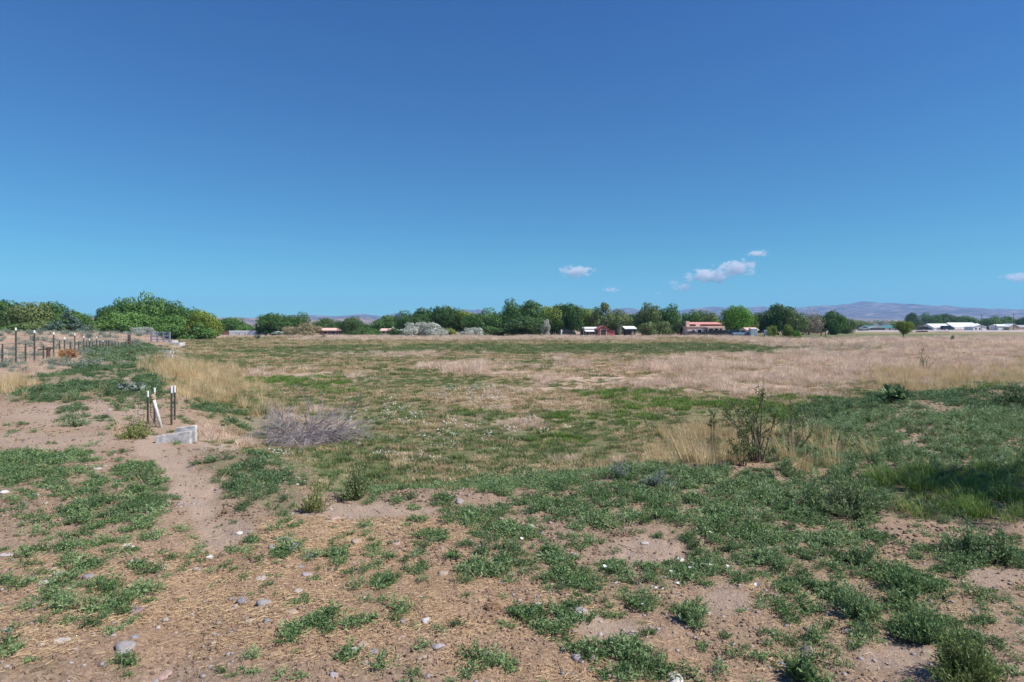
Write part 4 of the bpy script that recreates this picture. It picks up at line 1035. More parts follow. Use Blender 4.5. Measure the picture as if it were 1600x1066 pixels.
for (u, v, hw, H, lab) in [(268, 574.5, 12.5, .13, 'pale concrete ditch headwall behind the blond grass'), (259, 561, 11, .26, 'white concrete ditch headwall with green grass right of it'), (257.5, 552.5, 8.5, .22, 'farther small white concrete ditch headwall')]:
    x, y, z = at(u, v); w = 2 * hw / F * y
    t = thing('headwall', lab, 'headwall', (x, y, z), 0, 'concrete headwalls along the ditch')
    MB().box((0,0,H/2-.1),(w,.15,H+.2)).build('wall', M_CONC, t)
    MB().box((w*.3,.5,H/2-.12),(w*.35,.12,H+.1)).build('rear_wall', M_CONC, t)
# near concrete turnout
x, y, z = at(284, 693)
k = y / F * .9
t = thing('concrete_turnout', 'low grey concrete ditch turnout beside the path in front of the short posts', 'turnout', (x, y, z), .12)
def slab(prof, y0, y1, nm):
    MB().prism([(a*k, b*k) for a, b in prof], y0, y1).build(nm, M_CONC, t, bevel=.008)
slab([(-44,-4),(-44,12),(-24,15.5),(13,20.5),(13,-14),(-20,-12)], 0, .1, 'front_wall')
slab([(-27,-4),(-27,20),(7,24),(7,-6)], .42, .53, 'rear_wall')
slab([(-44,-5),(-44,9),(-38,10),(-38,-5)], .102, .418, 'side_wall')
# short posts
def marker(u, vt, vb, lab, top=.2, twin=None, lean=0, dx=0):
    x, y, z = at(u, vb); H = zat(vt, y) - z
    a, b = tpost_bm(H, top=top * .75, s=.85)
    t = thing('steel_post', lab, 'post', (x + dx, y, z), .5, 'short white tipped posts by the ditch turnout'); t.rotation_euler = (0, lean, .5)
    a.build('shaft', M_POST, t); b.build('white_tip', M_WTOP, t)
marker(231, 611, 662, 'short dark post with a white tip, leftmost of the four by the turnout', .17)
marker(241.5, 606, 660, 'short dark post with a white tip, second from the left by the turnout', .17)
marker(268, 603, 664, 'short dark post with a tall white tip, left one of the right hand pair', .2)
marker(273, 602.5, 656, 'short dark post with a tall white tip, right one of the right hand pair', .2)
x, y, z = at(250, 668)
t = thing('leaning_pipe', 'white pipe with a pale brown valve head leaning between the short posts', 'pipe', (x, y, z))
s_ = y / F
MB().tube([(3*s_,0,-.05),(-7*s_,0,33*s_),(-9.5*s_,0,43*s_)], .032, 9).build('pipe', M_PVC, t, smooth=True)
MB().tube([(-10*s_,0,42*s_),(-10.5*s_,0,45*s_),(-11*s_,0,50*s_),(-11.2*s_,0,52*s_)], [.03,.055,.055,.02], 10).build('valve_head', simple('brown_valve', (.36,.27,.17), .8), t)
MB().tube([(-5*s_,0,0),(-16*s_,.02,20*s_),(-15*s_,.02,49*s_),(-8*s_,0,55*s_),(2*s_,0,52*s_),(4*s_,0,45*s_)], .006, 5).build('wire_loop', M_RUST, t)
mb = MB()
for h_ in (40, 30): mb.tube([(-18*s_,.05,h_*s_),(-8*s_,.0,(h_+2)*s_)], .004, 4)
mb.build('wire_tie', M_RUST, t)
# field edge posts and bits
for (u, vt, D, lab) in [(877, 515, 150, 'lone white post in front of the dark parked car'), (1283, 514, 172, 'dark post, left one of the pair in the open field'), (1290, 514, 172, 'dark post, right one of the pair in the open field')]:
    x = xat(u, D); z0 = hz(x, D); H = zat(vt, D) - z0
    t = thing('field_post', lab, 'post', (x, D, z0), 0)
    MB().tube([(0,0,-.2),(0,0,H)], .14, 7).build('post', M_WTOP if u == 877 else M_WOODP, t)
    MB().box((.12,-.05,H*.8), (.5,.05,.25)).build('board', M_WTOP if u == 877 else M_WOODP, t)
# rail fence in front of the farm
x0, x1 = bloc(1042, 1135, 160)
t = thing('yard_fence', 'low grey rail fence in front of the pink adobe house', 'fence', (x0, 160, hz(x0, 160)))
nn = 12
for k in range(nn): MB().box(((x1-x0)*k/(nn-1), 0, .5), (.12,.12,1.1)).build('post', M_WOODP, t)
for h_ in (.4, .85): MB().box(((x1-x0)/2, -.08, h_), (x1-x0, .05, .1)).build('rail', M_WOODP, t)

# ------------------------------------------------------------------ ground cover
zof = height
def pick(x, y, p):
    m = rng.random(len(x)) < p
    return x[m], y[m]
# low grey green weeds on the near bank and slopes
weed_ms = [weed_clump_mesh('weed', M_WEED, r=.085 + .02 * (i % 3), h=.05 + .018 * (i % 4), stems=24, per=9, L=.026, W=.010) for i in range(6)]
lweed_ms = [weed_clump_mesh('light_weed', M_LWEED, r=.10, h=.11 + .03 * i, stems=26, per=11, L=.034, W=.010, up=.9) for i in range(4)]
deep_ms = [weed_clump_mesh('deep_weed', M_DEEP, r=.12, h=.075 + .015 * i, stems=34, per=8, L=.034, W=.011, up=1.0) for i in range(4)]
K_WEED = proto_collection('weed_kinds', weed_ms); K_LW = proto_collection('light_weed_kinds', lweed_ms); K_DEEP = proto_collection('deep_weed_kinds', deep_ms)

def lod(y, y0=6.0):
    return np.maximum(1, y / y0) ** .62
def layer(name, col, ncol, zone, rngs, label, cat, smin=.6, smax=1.3, flat=1.0, avoid=None, soft=.3, extra=None, tilt=.12, nz=.9):
    XS = []; YS = []; SC = []
    for (y0, y1, dens, s) in rngs:
        x, y = fan_points(y0, y1, dens)
        w = zone(x, y, soft=soft, nz=nz) if isinstance(zone, Zone) else zone(x, y)
        if extra is not None: w = w * extra(x, y)
        if avoid is not None: w = w * (1 - avoid(x, y))
        m = rng.random(len(x)) < w
        x = x[m]; y = y[m]; w = w[m]
        XS.append(x); YS.append(y); SC.append(rng.uniform(smin, smax, len(x)) * s * (.65 + .35 * w))
    x = np.concatenate(XS); y = np.concatenate(YS); sc = np.concatenate(SC)
    sc3 = np.stack([sc, sc, sc * flat], 1)
    print(name, len(x))
    return scatter(name, col, ncol, np.stack([x, y, zof(x, y)], 1), rng.random(len(x)) * 6.283, sc3, label, cat, tilt)
bare = lambda x, y: Z_BARE(x, y) * .97

patchy = lambda x, y, t=.44, k=9, sd=12: np.clip((.55 * fbm(x, y, .5, 3, sd) + .45 * fbm(x, y, .17, 2, sd + 1) - t) * k, 0, 1)
weedfield = lambda x, y: np.maximum(Z_WEED(x, y) * (.15 + .85 * patchy(x, y, .38, 8)), np.maximum(0.11 * (fbm(x, y, .8, 3, 9) > .45), .6 * (np.abs(x) > .84 * y + .4) * (x > 0) * patchy(x, y, .42, 8)) * bank(x, y))
layer('low_weeds', K_WEED, 6, weedfield, [(2.6, 6, 160, .78), (6, 10, 110, .92), (10, 20, 34, 1.4)], 'low grey green weeds matted over the near bank', 'weeds', smin=.45, smax=1.45, avoid=bare)
layer('taller_weeds', K_LW, 4, lambda x, y: Z_WEED(x, y) * patchy(x, y, .44, 9, 28) * (.15 + .85 * sstep(-.5, 2.2, x)), [(2.6, 6, 30, .62), (6, 10, 24, .8), (10, 20, 9, 1.2)], 'taller pale leafy weeds rising among the low ones', 'weeds', smin=.4, smax=1.3, avoid=bare)
layer('dark_weeds', K_DEEP, 4, lambda x, y: Z_WEED(x, y) * patchy(x, y, .46, 9, 38), [(2.6, 6, 30, .6), (6, 10, 24, .75), (10, 20, 8, 1.2)], 'darker green weeds filling the thick parts of the patches', 'weeds', smin=.5, smax=1.3, avoid=bare)
def dz_(x, y): return Z_DEEP(x, y) * np.clip((fbm(x, y * .6, 1.3, 4, 14) - .41) * 7, .04, 1)
layer('blue_green_weeds', K_DEEP, 4, dz_, [(2.6, 9, 50, .95), (9, 18, 28, 1.3), (18, 34, 12, 1.9), (34, 70, 3.5, 3.2)], 'dense blue green weeds in patches on the left and right banks', 'weeds', avoid=lambda x, y: Z_BARE(x, y) * .8, flat=.9)
lw = lambda x, y: np.maximum(Z_LIGHTW(x, y) * (.4 + .6 * patchy(x, y, .34, 8, 48)), .35 * Z_LUSH(x, y))
layer('light_weeds', K_LW, 4, lw, [(4, 12, 36, .85), (12, 24, 18, 1.2)], 'pale green leafy weeds on the right hand bank', 'weeds', avoid=bare)
# grass kinds
gr = lambda nm, m, r, h, n, W, b, k=4, **kw: proto_collection(nm + '_kinds', [tuft_mesh(nm, m, r, h * (.85 + .12 * i), n, W, b, **kw) for i in range(k)])
K_LUSH = gr('lush_tuft', M_LUSH, .10, .20, 60, .006, 1.2, bvar=.5)
K_FG = gr('field_grass', M_FGREEN, .20, .10, 120, .013, 1.1, bvar=.5, segs=2)
K_LIME = gr('lime_tuft', M_LIME, .2, .13, 120, .013, 1.0, segs=2)
K_TAN = gr('thatch', M_TAN, .24, .10, 100, .010, 1.7, bvar=.4, segs=2)
K_PINK = gr('pink_tuft', M_PINKG, .26, .26, 130, .007, 1.35, bvar=.5, segs=3)
K_BLOND = gr('blond_tuft', M_BLOND, .18, .44, 60, .007, .45, bvar=.3, segs=3)
K_WISP = gr('dry_wisp', M_STRAW, .05, .16, 7, .0035, .6, bvar=.5, segs=3)
layer('lush_grass', K_LUSH, 4, lambda x, y: Z_LUSH(x, y) * (fbm(x, y, .8, 3, 17) > .42), [(4, 12, 55, .9)], 'bright lush grass in the shade at the right', 'grass', smin=.6, smax=1.4)
fld = lambda x, y: (1 - bank(x, y)) * (y > 0)
layer('dry_wisps', K_WISP, 4, lambda x, y: bank(x, y) * (y > 0) * np.clip((fbm(x, y, 1.1, 3, 55) - .4) * 5, .08, 1), [(2.6, 6, 14, .7), (6, 12, 12, 1.0), (12, 24, 5, 1.6)], 'thin dead grass stems poking up through weeds and soil', 'dry grass', smin=.4, smax=1.4, tilt=.4)
def lim(x, y):
    return 1 - sstep(150, 165, y)
layer('field_green', K_FG, 4, lambda x, y: np.clip(np.maximum(Z_GREEN(x, y) * .9, .6 * (fbm(x, y, 2.4, 4, 21) > .48) * (1 - .5 * sstep(4, 25, x))) * (1 - .6 * Z_PINK(x, y)), 0, 1),
      [(7.5, 16, 24, .8), (16, 32, 14, 1.0), (32, 70, 4.5, 1.5), (70, 165, 1.0, 2.6)], 'short green growth through the whole field', 'grass', extra=lambda x, y: fld(x, y) * lim(x, y))
layer('lime_grass', K_LIME, 4, lambda x, y: Z_LIME(x, y) * np.clip((fbm(x, y, 1.4, 4, 19) - .38) * 7, .05, 1), [(7, 16, 20, .8), (16, 32, 12, 1.0), (32, 70, 4, 1.6)], 'yellow green grass patches in the field', 'grass')
layer('dry_thatch', K_TAN, 4, lambda x, y: np.clip(.7 * (fbm(x, y, 2.2, 4, 33) > .46) + .2, 0, 1) * (1 - .7 * Z_GREEN(x, y) * (fbm(x, y, 1.5, 3, 5) > .4)) * (1 - .9 * Z_DEEP(x, y)),
      [(7.5, 16, 26, .85), (16, 32, 14, 1.1), (32, 70, 4.5, 1.7), (70, 165, 1.1, 2.8)], 'flat tan thatch of dead grass through the field', 'dry grass', extra=lambda x, y: np.clip(fld(x, y) + .0, 0, 1) * lim(x, y))
far_strip = lambda x, y: np.maximum(Z_PINK(x, y) * np.clip((fbm(x, y * .7, 3.5, 4, 23) - .36) * 6, .08, 1), sstep(112, 122, y) * (1 - sstep(158, 168, y)) * (fbm(x, y * .4, 12, 3, 40) > .42) * (x < 55) * .9)
layer('pink_grass', K_PINK, 4, far_strip, [(8, 18, 14, .9), (18, 34, 8, 1.15), (34, 70, 3.0, 1.7), (70, 165, .8, 2.6)], 'matted pinkish dry grass in drifts across the field', 'dry grass', smin=.5, smax=1.25, avoid=lambda x, y: Z_DEEP(x, y) * .9)
layer('blond_grass', K_BLOND, 4, lambda x, y: Z_BLOND(x, y) * np.clip((fbm(x, y, 1.0, 3, 27) - .3) * 6, .05, 1), [(6, 16, 17, 1.0), (16, 34, 10, 1.1), (34, 70, 2, 1.4)], 'tall blond dry grass standing along the bank edge', 'dry grass', smin=.45, smax=1.15, tilt=.18)
# scruffy plain beyond and dry growth on the left bank behind the fence
layer('fence_bank_scrub', K_PINK, 4, lambda x, y: ((x < -20) & (y > 22) & (bank(x, y) > .5)) * (.25 + .5 * (fbm(x, y, 3, 3, 50) > .5)), [(22, 60, 2.2, 1.3), (60, 100, 1.0, 2.0)], 'dry pinkish scrub on the bank behind the wire fence', 'dry grass', smin=.4, smax=1.0)

# white flowers
def flower_mesh(n, r):
    P = []; D = []; 
    for i in range(n):
        a = rng.random() * 6.28; q = r * math.sqrt(rng.random()); c = np.array([math.cos(a) * q, math.sin(a) * q, rng.uniform(.06, .13)])
        nrm = unit(np.array([rng.normal() * .35, rng.normal() * .35 - .3, 1.0])); u1 = unit(np.cross(nrm, [1, .3, 0])); v1 = np.cross(nrm, u1)
        for k in range(5):
            b = 6.28 * k / 5; P.append(c); D.append(math.cos(b) * u1 + math.sin(b) * v1 + .25 * nrm)
    P = np.array(P); D = np.array(D)
    V, Fc = leaves(P, D, .013, .014, np.cross(D, [0, 0, 1.0]))
    return npmesh('flower_cluster', V, Fc, M_PETAL, np.full(len(Fc), .5))
K_FL = proto_collection('flower_kinds', [flower_mesh(n, r) for n, r in [(9, .12), (14, .14), (6, .1)]])
layer('white_flowers', K_FL, 3, Z_FLOWER, [(6, 14, 14, 1.35), (14, 30, 8, 2.1), (30, 60, 2.0, 3.4)], 'small white flowers sprinkled through the green in front of the field', 'flowers', tilt=.05, extra=lambda x, y: np.clip((fbm(x, y, .9, 3, 61) - .36) * 6, .08, 1) * .8)
fx = []; 
for (u, v) in [(814,831),(813,850),(942,894),(965,922),(1050,904),(1023,928),(1027,929),(1039,929),(1035,941),(1008,955),(1060,918),(1083,889),(1079,897),(1101,889),(1106,839),(1107,844),(1111,892),(1136,895),(1184,923),(1392,742),(1352,762),(1210,791),(860,802)]:
    p = at(u, v); fx.append((p[0], p[1], p[2] + .005))
K_F1 = proto_collection('bindweed_flower', [npmesh('bindweed', *(lambda n: (np.array([[0, 0, .03]] + [[math.cos(6.283*k/10)*.014, math.sin(6.283*k/10)*.014, .045] for k in range(10)]), np.array([[0, k+1, (k+1)%10+1] for k in range(10)])))(0), M_PETAL, np.full(10, .6))])
scatter('bindweed_flowers', K_F1, 1, np.array(fx), rng.random(len(fx)) * 6, rng.uniform(.8, 1.3, len(fx)), 'scattered white bindweed flowers in the near weeds', 'flowers', .3)

# straw litter, one mesh
def straw():
    x, y = fan_points(2.4, 6.5, 2300, 1.12); x2, y2 = fan_points(6.5, 10, 800, 1.1)
    x = np.concatenate([x, x2]); y = np.concatenate([y, y2])
    w = np.clip(Z_STRAW(x, y, soft=.6) * np.clip((fbm(x, y, .5, 4, 70) - .36) * 5, .06, 1.1) + .06, 0, 1) * (1 - .85 * Z_BARE(x, y)) 
    m = rng.random(len(x)) < w; x = x[m]; y = y[m]; n = len(x)
    a = rng.normal(.35, 1.1, n) + (rng.random(n) < .35) * rng.random(n) * 3.1; L = rng.gamma(1.6, .013, n) + .008; L = np.minimum(L, .15)
    D = np.stack([np.cos(a), np.sin(a), rng.normal(0, .09, n)], 1)
    P = np.stack([x, y, zof(x, y) + rng.uniform(.004, .014, n)], 1)
    W = rng.uniform(.0018, .0055, n) * np.maximum(1, y / 4.5)
    side = unit(np.cross(D, [0, 0, 1.0])); h = W[:, None] * .5
    V = np.stack([P - side * h, P + side * h, P + D * L[:, None] + side * h * .6, P + D * L[:, None] - side * h * .6], 1)
    # small ridge so that each piece has thickness
    Vr = np.stack([P + [0, 0, .002], P + D * L[:, None] + [0, 0, .002]], 1)
    A = np.concatenate([V, Vr], 1).reshape(-1, 3); b = np.arange(n)[:, None] * 6
    Fc = np.concatenate([b + [[0, 4, 5, 3]], b + [[4, 1, 2, 5]]], 1).reshape(-1, 4)
    o = link('straw_litter', npmesh('straw_litter', A, Fc, M_STRAW, np.repeat(rng.random(n), 2)))
    tag(o, 'short bits of golden straw strewn over the near soil', 'straw', kind='stuff'); print('straw', n)
straw()

# pebbles, clods
def stone_mesh(name, mat, seed, flat=.55, sub=2, rough=.16):
    import bmesh
    g = np.random.default_rng(seed); bm = bmesh.new(); bmesh.ops.create_icosphere(bm, subdivisions=sub, radius=1.0)
    off = g.random(3) * 50; ax = g.normal(size=(5, 3))
    for v in bm.verts:
        p = np.array(v.co); d = 1 + rough * sum(math.sin(2.1 * p @ a + k + off[0]) for k, a in enumerate(ax)) / 2.2
        c = unit(ax[1]); q = p @ c
        if q > .62: d *= .62 / q * 1.0
        v.co = (p[0] * d, p[1] * d * .78, p[2] * d * flat)
    me = bpy.data.meshes.new(name); bm.to_mesh(me); bm.free()
    me.polygons.foreach_set('use_smooth', [True] * len(me.polygons)); me.materials.append(mat)
    return me
M_CLOD = leafmat('soil_clod', [(.14, .095, .065), (.29, .205, .15), (.46, .35, .26)], 0, .95)
M_PEB = leafmat('pebble_mix', [(.24, .21, .21), (.38, .33, .31), (.58, .54, .52)], 0, .8)
K_CL = proto_collection('clod_kinds', [stone_mesh('clod', M_CLOD, 200 + i, .6, 1, .3) for i in range(4)])
K_PB = proto_collection('pebble_kinds', [stone_mesh('pebble', M_PEB, 300 + i, .55, 1) for i in range(4)])
layer('soil_clods', K_CL, 4, lambda x, y: bank(x, y) * (1 - .75 * Z_BARE(x, y)) * (.25 + .75 * (fbm(x, y, .5, 3, 80) > .5)), [(2.4, 5, 900, .008), (5, 9, 420, .0125), (9, 20, 60, .024)], 'small crumbs and clods of dry soil', 'soil', smin=.4, smax=2.2)
layer('pebbles', K_PB, 4, lambda x, y: bank(x, y) * (.2 + .8 * (fbm(x, y, .9, 3, 85) > .55)), [(2.4, 6, 60, .011), (6, 12, 26, .017), (12, 26, 4, .03)], 'small grey and white pebbles strewn over the soil', 'pebbles', smin=.4, smax=2.3)
K_SG = proto_collection('sage_kinds', [weed_clump_mesh('sage', M_SAGE, r=.22, h=.26 + .05 * i, stems=40, per=8, L=.07, W=.02, up=1.0) for i in range(3)])
layer('grey_scrub', K_SG, 3, lambda x, y: ((x < -20) & (y > 24) & (crest_dist(x, y) < -2)) * np.clip((fbm(x, y, 2.5, 3, 66) - .42) * 6, 0, 1), [(24, 60, 1.2, 1.0), (60, 110, .5, 1.6)], 'grey sagey scrub on the bank behind the wire fence', 'scrub', smin=.5, smax=1.4)

# ------------------------------------------------------------------ single stones
def stonemat(name, col):
    m, nt, p = mat_base(name); L = nt.links
    tc = N(nt, 'ShaderNodeTexCoord'); nz = N(nt, 'ShaderNodeTexNoise'); nz.inputs['Scale'].default_value = 3; nz.inputs['Detail'].default_value = 8
    n2 = N(nt, 'ShaderNodeTexNoise'); n2.inputs['Scale'].default_value = 30; n2.inputs['Detail'].default_value = 3
    L.new(tc.outputs['Object'], nz.inputs[0]); L.new(tc.outputs['Object'], n2.inputs[0])
    c = ramp(nt, nz.outputs[0], [(.3, tuple(k * .72 for k in col)), (.5, col), (.75, tuple(min(.85, k * 1.22) for k in col))])
    d = ramp(nt, n2.outputs[0], [(.35, (.8, .76, .72)), (.6, (1, 1, 1))])
    mx = N(nt, 'ShaderNodeMixRGB', blend_type='MULTIPLY'); mx.inputs[0].default_value = 1; L.new(c, mx.inputs[1]); L.new(d, mx.inputs[2])
    L.new(mx.outputs[0], p.inputs['Base Color']); p.inputs['Roughness'].default_value = .8
    b = N(nt, 'ShaderNodeBump'); b.inputs['Strength'].default_value = .3; b.inputs['Distance'].default_value = .003; L.new(n2.outputs[0], b.inputs['Height']); L.new(b.outputs[0], p.inputs['Normal'])
    return m
SM = {'grey': stonemat('grey_stone', (.28, .26, .26)), 'blue': stonemat('slate_blue_stone', (.23, .235, .27)), 'lav': stonemat('lavender_stone', (.34, .30, .33)),
      'tan': stonemat('tan_stone', (.36, .28, .22)), 'pink': stonemat('pink_stone', (.36, .25, .22)), 'pale': stonemat('pale_stone', (.40, .37, .35)),
      'white': stonemat('white_stone', (.56, .53, .51)), 'purple': stonemat('purple_stone', (.22, .15, .16)), 'brown': stonemat('brown_stone', (.20, .14, .13))}
WORD = {'lav': 'lavender grey', 'blue': 'slate blue', 'purple': 'dull purple', 'pale': 'pale grey'}
SMESH = {}
STONES = [
 (193,1009,33,15,'grey','large flat %s stone below the long weed patch at bottom left'),
 (97,997,26,14,'pale','%s stone tucked under the left end of the long weed patch'),
 (211,993,12,9,'blue','small %s stone just above the large flat grey one at bottom left'),
 (255,1053,25,13,'pink','%s flat stone at the bottom edge right of the lowest left weeds'),
 (240,1063,14,7,'grey','%s stone cut by the bottom edge beside the pink one'),
 (381,934,19,16,'blue','%s stone alone on bare straw between path and middle weeds'),
 (211,951,27,10,'purple','flat %s slab at the right end of the long left weed patch'),
 (46,945,25,13,'brown','%s rock above the left end of the long weed patch'),
 (10,866,19,9,'pale','%s stone at the left edge beside the upper left weeds'),
 (92,897,20,10,'grey','flat %s stone among small left weeds'),
 (66,906,16,11,'pale','%s stone with a small weed growing on it'),
 (255,884,16,11,'tan','%s stone right of a small weed clump near the path foot'),
 (138,899,17,11,'blue','tilted %s stone below three small weeds'),
 (198,849,12,7,'white','bright %s stone at the foot of the dark green patch'),
 (206,852,7,5,'white','tiny %s stone touching the bright one under the green patch'),
 (327,869,14,7,'white','%s oval stone on the foot of the path'),
 (374,830,10,8,'white','small %s stone at the right edge of the path'),
 (307,887,12,9,'grey','round %s stone below the oval white one on the path'),
 (250,905,9,9,'tan','small %s stone left of the straw area'),
 (256,965,11,11,'grey','%s stone with a pointed top on straw right of the purple slab'),
 (12,983,20,11,'grey','%s stone at the left edge near the bottom'),
 (187,932,15,9,'pink','%s stone hidden in the middle of the long weed patch'),
 (388,968,11,7,'pale','small %s oval stone below the lone slate blue one'),
 (80,888,16,9,'tan','%s stone near the left edge above the flat grey one'),
 (6,767,17,9,'white','%s stone at the left edge in the dark weeds'),
 (56,771,13,7,'pale','%s stone in the dark weeds near the left edge'),
 (152,731,14,6,'pale','flat %s stone above the big dark green patch'),
 (162,751,8,5,'white','little %s stone in the big dark green patch'),
 (443,839,22,12,'pale','broad %s stone, highest of the stone group left of centre'),
 (426,851,12,12,'blue','round %s stone, left one of the group left of centre'),
 (458,853,23,13,'grey','broad %s stone half behind a round weed'),
 (483,867,18,8,'blue','%s stone behind a small weed, right one of the group left of centre'),
 (472,883,12,9,'blue','small %s stone under the group left of centre'),
 (479,897,16,6,'lav','thin %s stone sunk in the straw'),
 (408,900,17,9,'pale','%s stone beside pale straw left of the middle weeds'),
 (467,921,12,9,'pale','%s stone poking out above a middle weed clump'),
 (411,942,24,10,'grey','long low %s stone left of the middle weeds'),
 (455,952,20,13,'tan','%s stone half buried under two small weeds'),
 (440,970,14,15,'pink','upright %s stone between small weeds'),
 (417,968,12,9,'blue','%s stone partly behind a weed left of the pink upright one'),
 (461,985,14,9,'blue','%s stone crowning a weed clump low left of centre'),
 (552,1014,18,14,'pale','rounded %s stone, left one of four stones low in the centre'),
 (567,1003,19,15,'tan','broad %s stone, highest of four stones low in the centre'),
 (583,1015,13,12,'blue','round %s stone, right one of four stones low in the centre'),
 (570,1035,17,9,'tan','flat %s stone, lowest of four stones low in the centre'),
 (521,1052,14,14,'lav','%s stone near the bottom edge left of the four centre stones'),
 (659,1024,19,12,'tan','smooth half buried %s stone below a small weed right of centre'),
 (685,1008,21,9,'lav','long %s stone right of the half buried tan one'),
 (626,995,14,10,'pink','%s stone above the long lavender one'),
 (669,966,16,12,'white','%s egg shaped stone alone in the centre foreground'),
 (725,882,17,14,'white','bright %s stone left of the big weed patch'),
 (692,893,18,12,'tan','%s stone left of the bright white one'),
 (617,844,16,12,'pink','%s stone high in the centre straw'),
 (555,844,18,10,'tan','low %s stone behind the straw left of the pink one'),
 (522,808,19,8,'pink','flat %s stone at the upper edge of the straw area'),
 (782,908,10,8,'blue','small %s stone at the left edge of the big weed patch'),
 (630,969,8,8,'blue','tiny %s stone under a middle weed clump'),
 (907,951,21,14,'lav','round %s stone in a gap of the big weed patch'),
 (900,1018,20,23,'lav','upright rounded %s stone beside the tongue of weeds at the bottom'),
 (841,942,12,9,'pale','%s stone at the edge of the lower weed patch'),
 (830,820,14,11,'pale','%s stone in the upper part of the big weed patch'),
 (1005,846,13,7,'pale','%s stone on the bare patch near the dry stick'),
 (900,865,12,9,'grey','jagged %s stone in a straw gap of the big weed patch'),
 (1063,873,18,9,'white','lumpy %s stone right of the bare patch'),
 (1055,1053,22,20,'white','%s crusted rock at the bottom edge in the weeds'),
 (1270,1016,40,17,'pink','large broken %s rock low on the right'),
 (1224,1035,12,12,'blue','small %s stone left below the large broken pink rock'),
 (1327,983,14,9,'grey','%s stone among the weeds right of the large broken rock'),
 (1357,917,12,9,'brown','%s stone in the shade of weeds on the right'),
 (1292,817,10,7,'white','small %s stone on a bare spot of the right weeds'),
 (934,797,17,10,'tan','rounded %s stone in front of the field behind the weeds'),
 (970,803,9,8,'blue','small %s stone right of the rounded tan one'),
 (718,780,14,14,'grey','round %s stone standing at the upper edge of the weeds'),
 (1450,704,14,9,'pale','%s rock on the right bank at the edge of the shade'),
]
for i, (u, v, w, h, c, lab) in enumerate(STONES):
    x, y, z = at(u, v + h * .35)
    W = w / F * y * .5
    k = (c, i % 3)
    if k not in SMESH: SMESH[k] = stone_mesh('stone', SM[c], 400 + len(SMESH) * 3, .55, 3, .24)
    tall = np.clip(h / w, .3, 1.1)
    # visible height = top width foreshortening + height; keep stones half as high as they look
    o = link('stone', SMESH[k], None, (x, y + W * .2, z - W * .10), (rng.normal(0, .08), rng.normal(0, .08), rng.uniform(-.5, .5)), (W * 1.02, W * (.9 + .6 * tall), W * (.58 + .6 * tall)))
    tag(o, lab % WORD.get(c, c), 'stone', 'stones lying on the near soil')

# dung
import bmesh
x, y, z = at(770, 951)
bm = bmesh.new(); bmesh.ops.create_icosphere(bm, subdivisions=4, radius=1)
for vtx in bm.verts:
    p = np.array(vtx.co); n_ = float(fbm(p[0] * 3 + 9, p[1] * 3 + p[2] * 2, .5, 4, 90)); d = .72 + .6 * n_
    vtx.co = (p[0] * d * .062, p[1] * d * .05, p[2] * d * .026 * (1 if p[2] > 0 else .5))
me = bpy.data.meshes.new('dung'); bm.to_mesh(me); bm.free(); me.materials.append(simple('dry_dung', (.20, .12, .065), .95, .45, 60, .6))
tag(link('dung', me, None, (x, y, z + .008)), 'crumbly brown dried dung on bare soil in the centre foreground', 'dung')
# stick and dead twig weed
p0 = at(966, 851); p1 = at(1022, 870)
mb = MB(); mb.tube([(0, 0, .008), ((p1[0]-p0[0])*.5, (p1[1]-p0[1])*.5, p1[2]*.5-p0[2]*.5 + .014), (p1[0]-p0[0], p1[1]-p0[1], p1[2]-p0[2]+.008)], [.004, .0035, .002], 6)
tag(mb.build('stick', simple('tan_twig', (.45, .33, .24), .8), None, p0), 'thin straight tan stick lying on the bare patch', 'stick')
x, y, z = at(976, 838)
t = thing('dead_weed', 'leafless pale twiggy weed fanning up behind the dry stick', 'dead weed', (x, y, z))
for k in range(11):
    a = -1.0 + k * .2 + rng.normal(0, .07); L_ = rng.uniform(.13, .24)
    MB().tube([(0, 0, 0), (math.sin(a) * L_ * .5, rng.normal(0, .03), math.cos(a) * L_ * .4), (math.sin(a) * L_ * 1.1, rng.normal(0, .05), math.cos(a) * L_ * .75)], [.0035, .0025, .001], 4).build('twig', simple('tan_twig', (.45, .33, .24), .8), t)

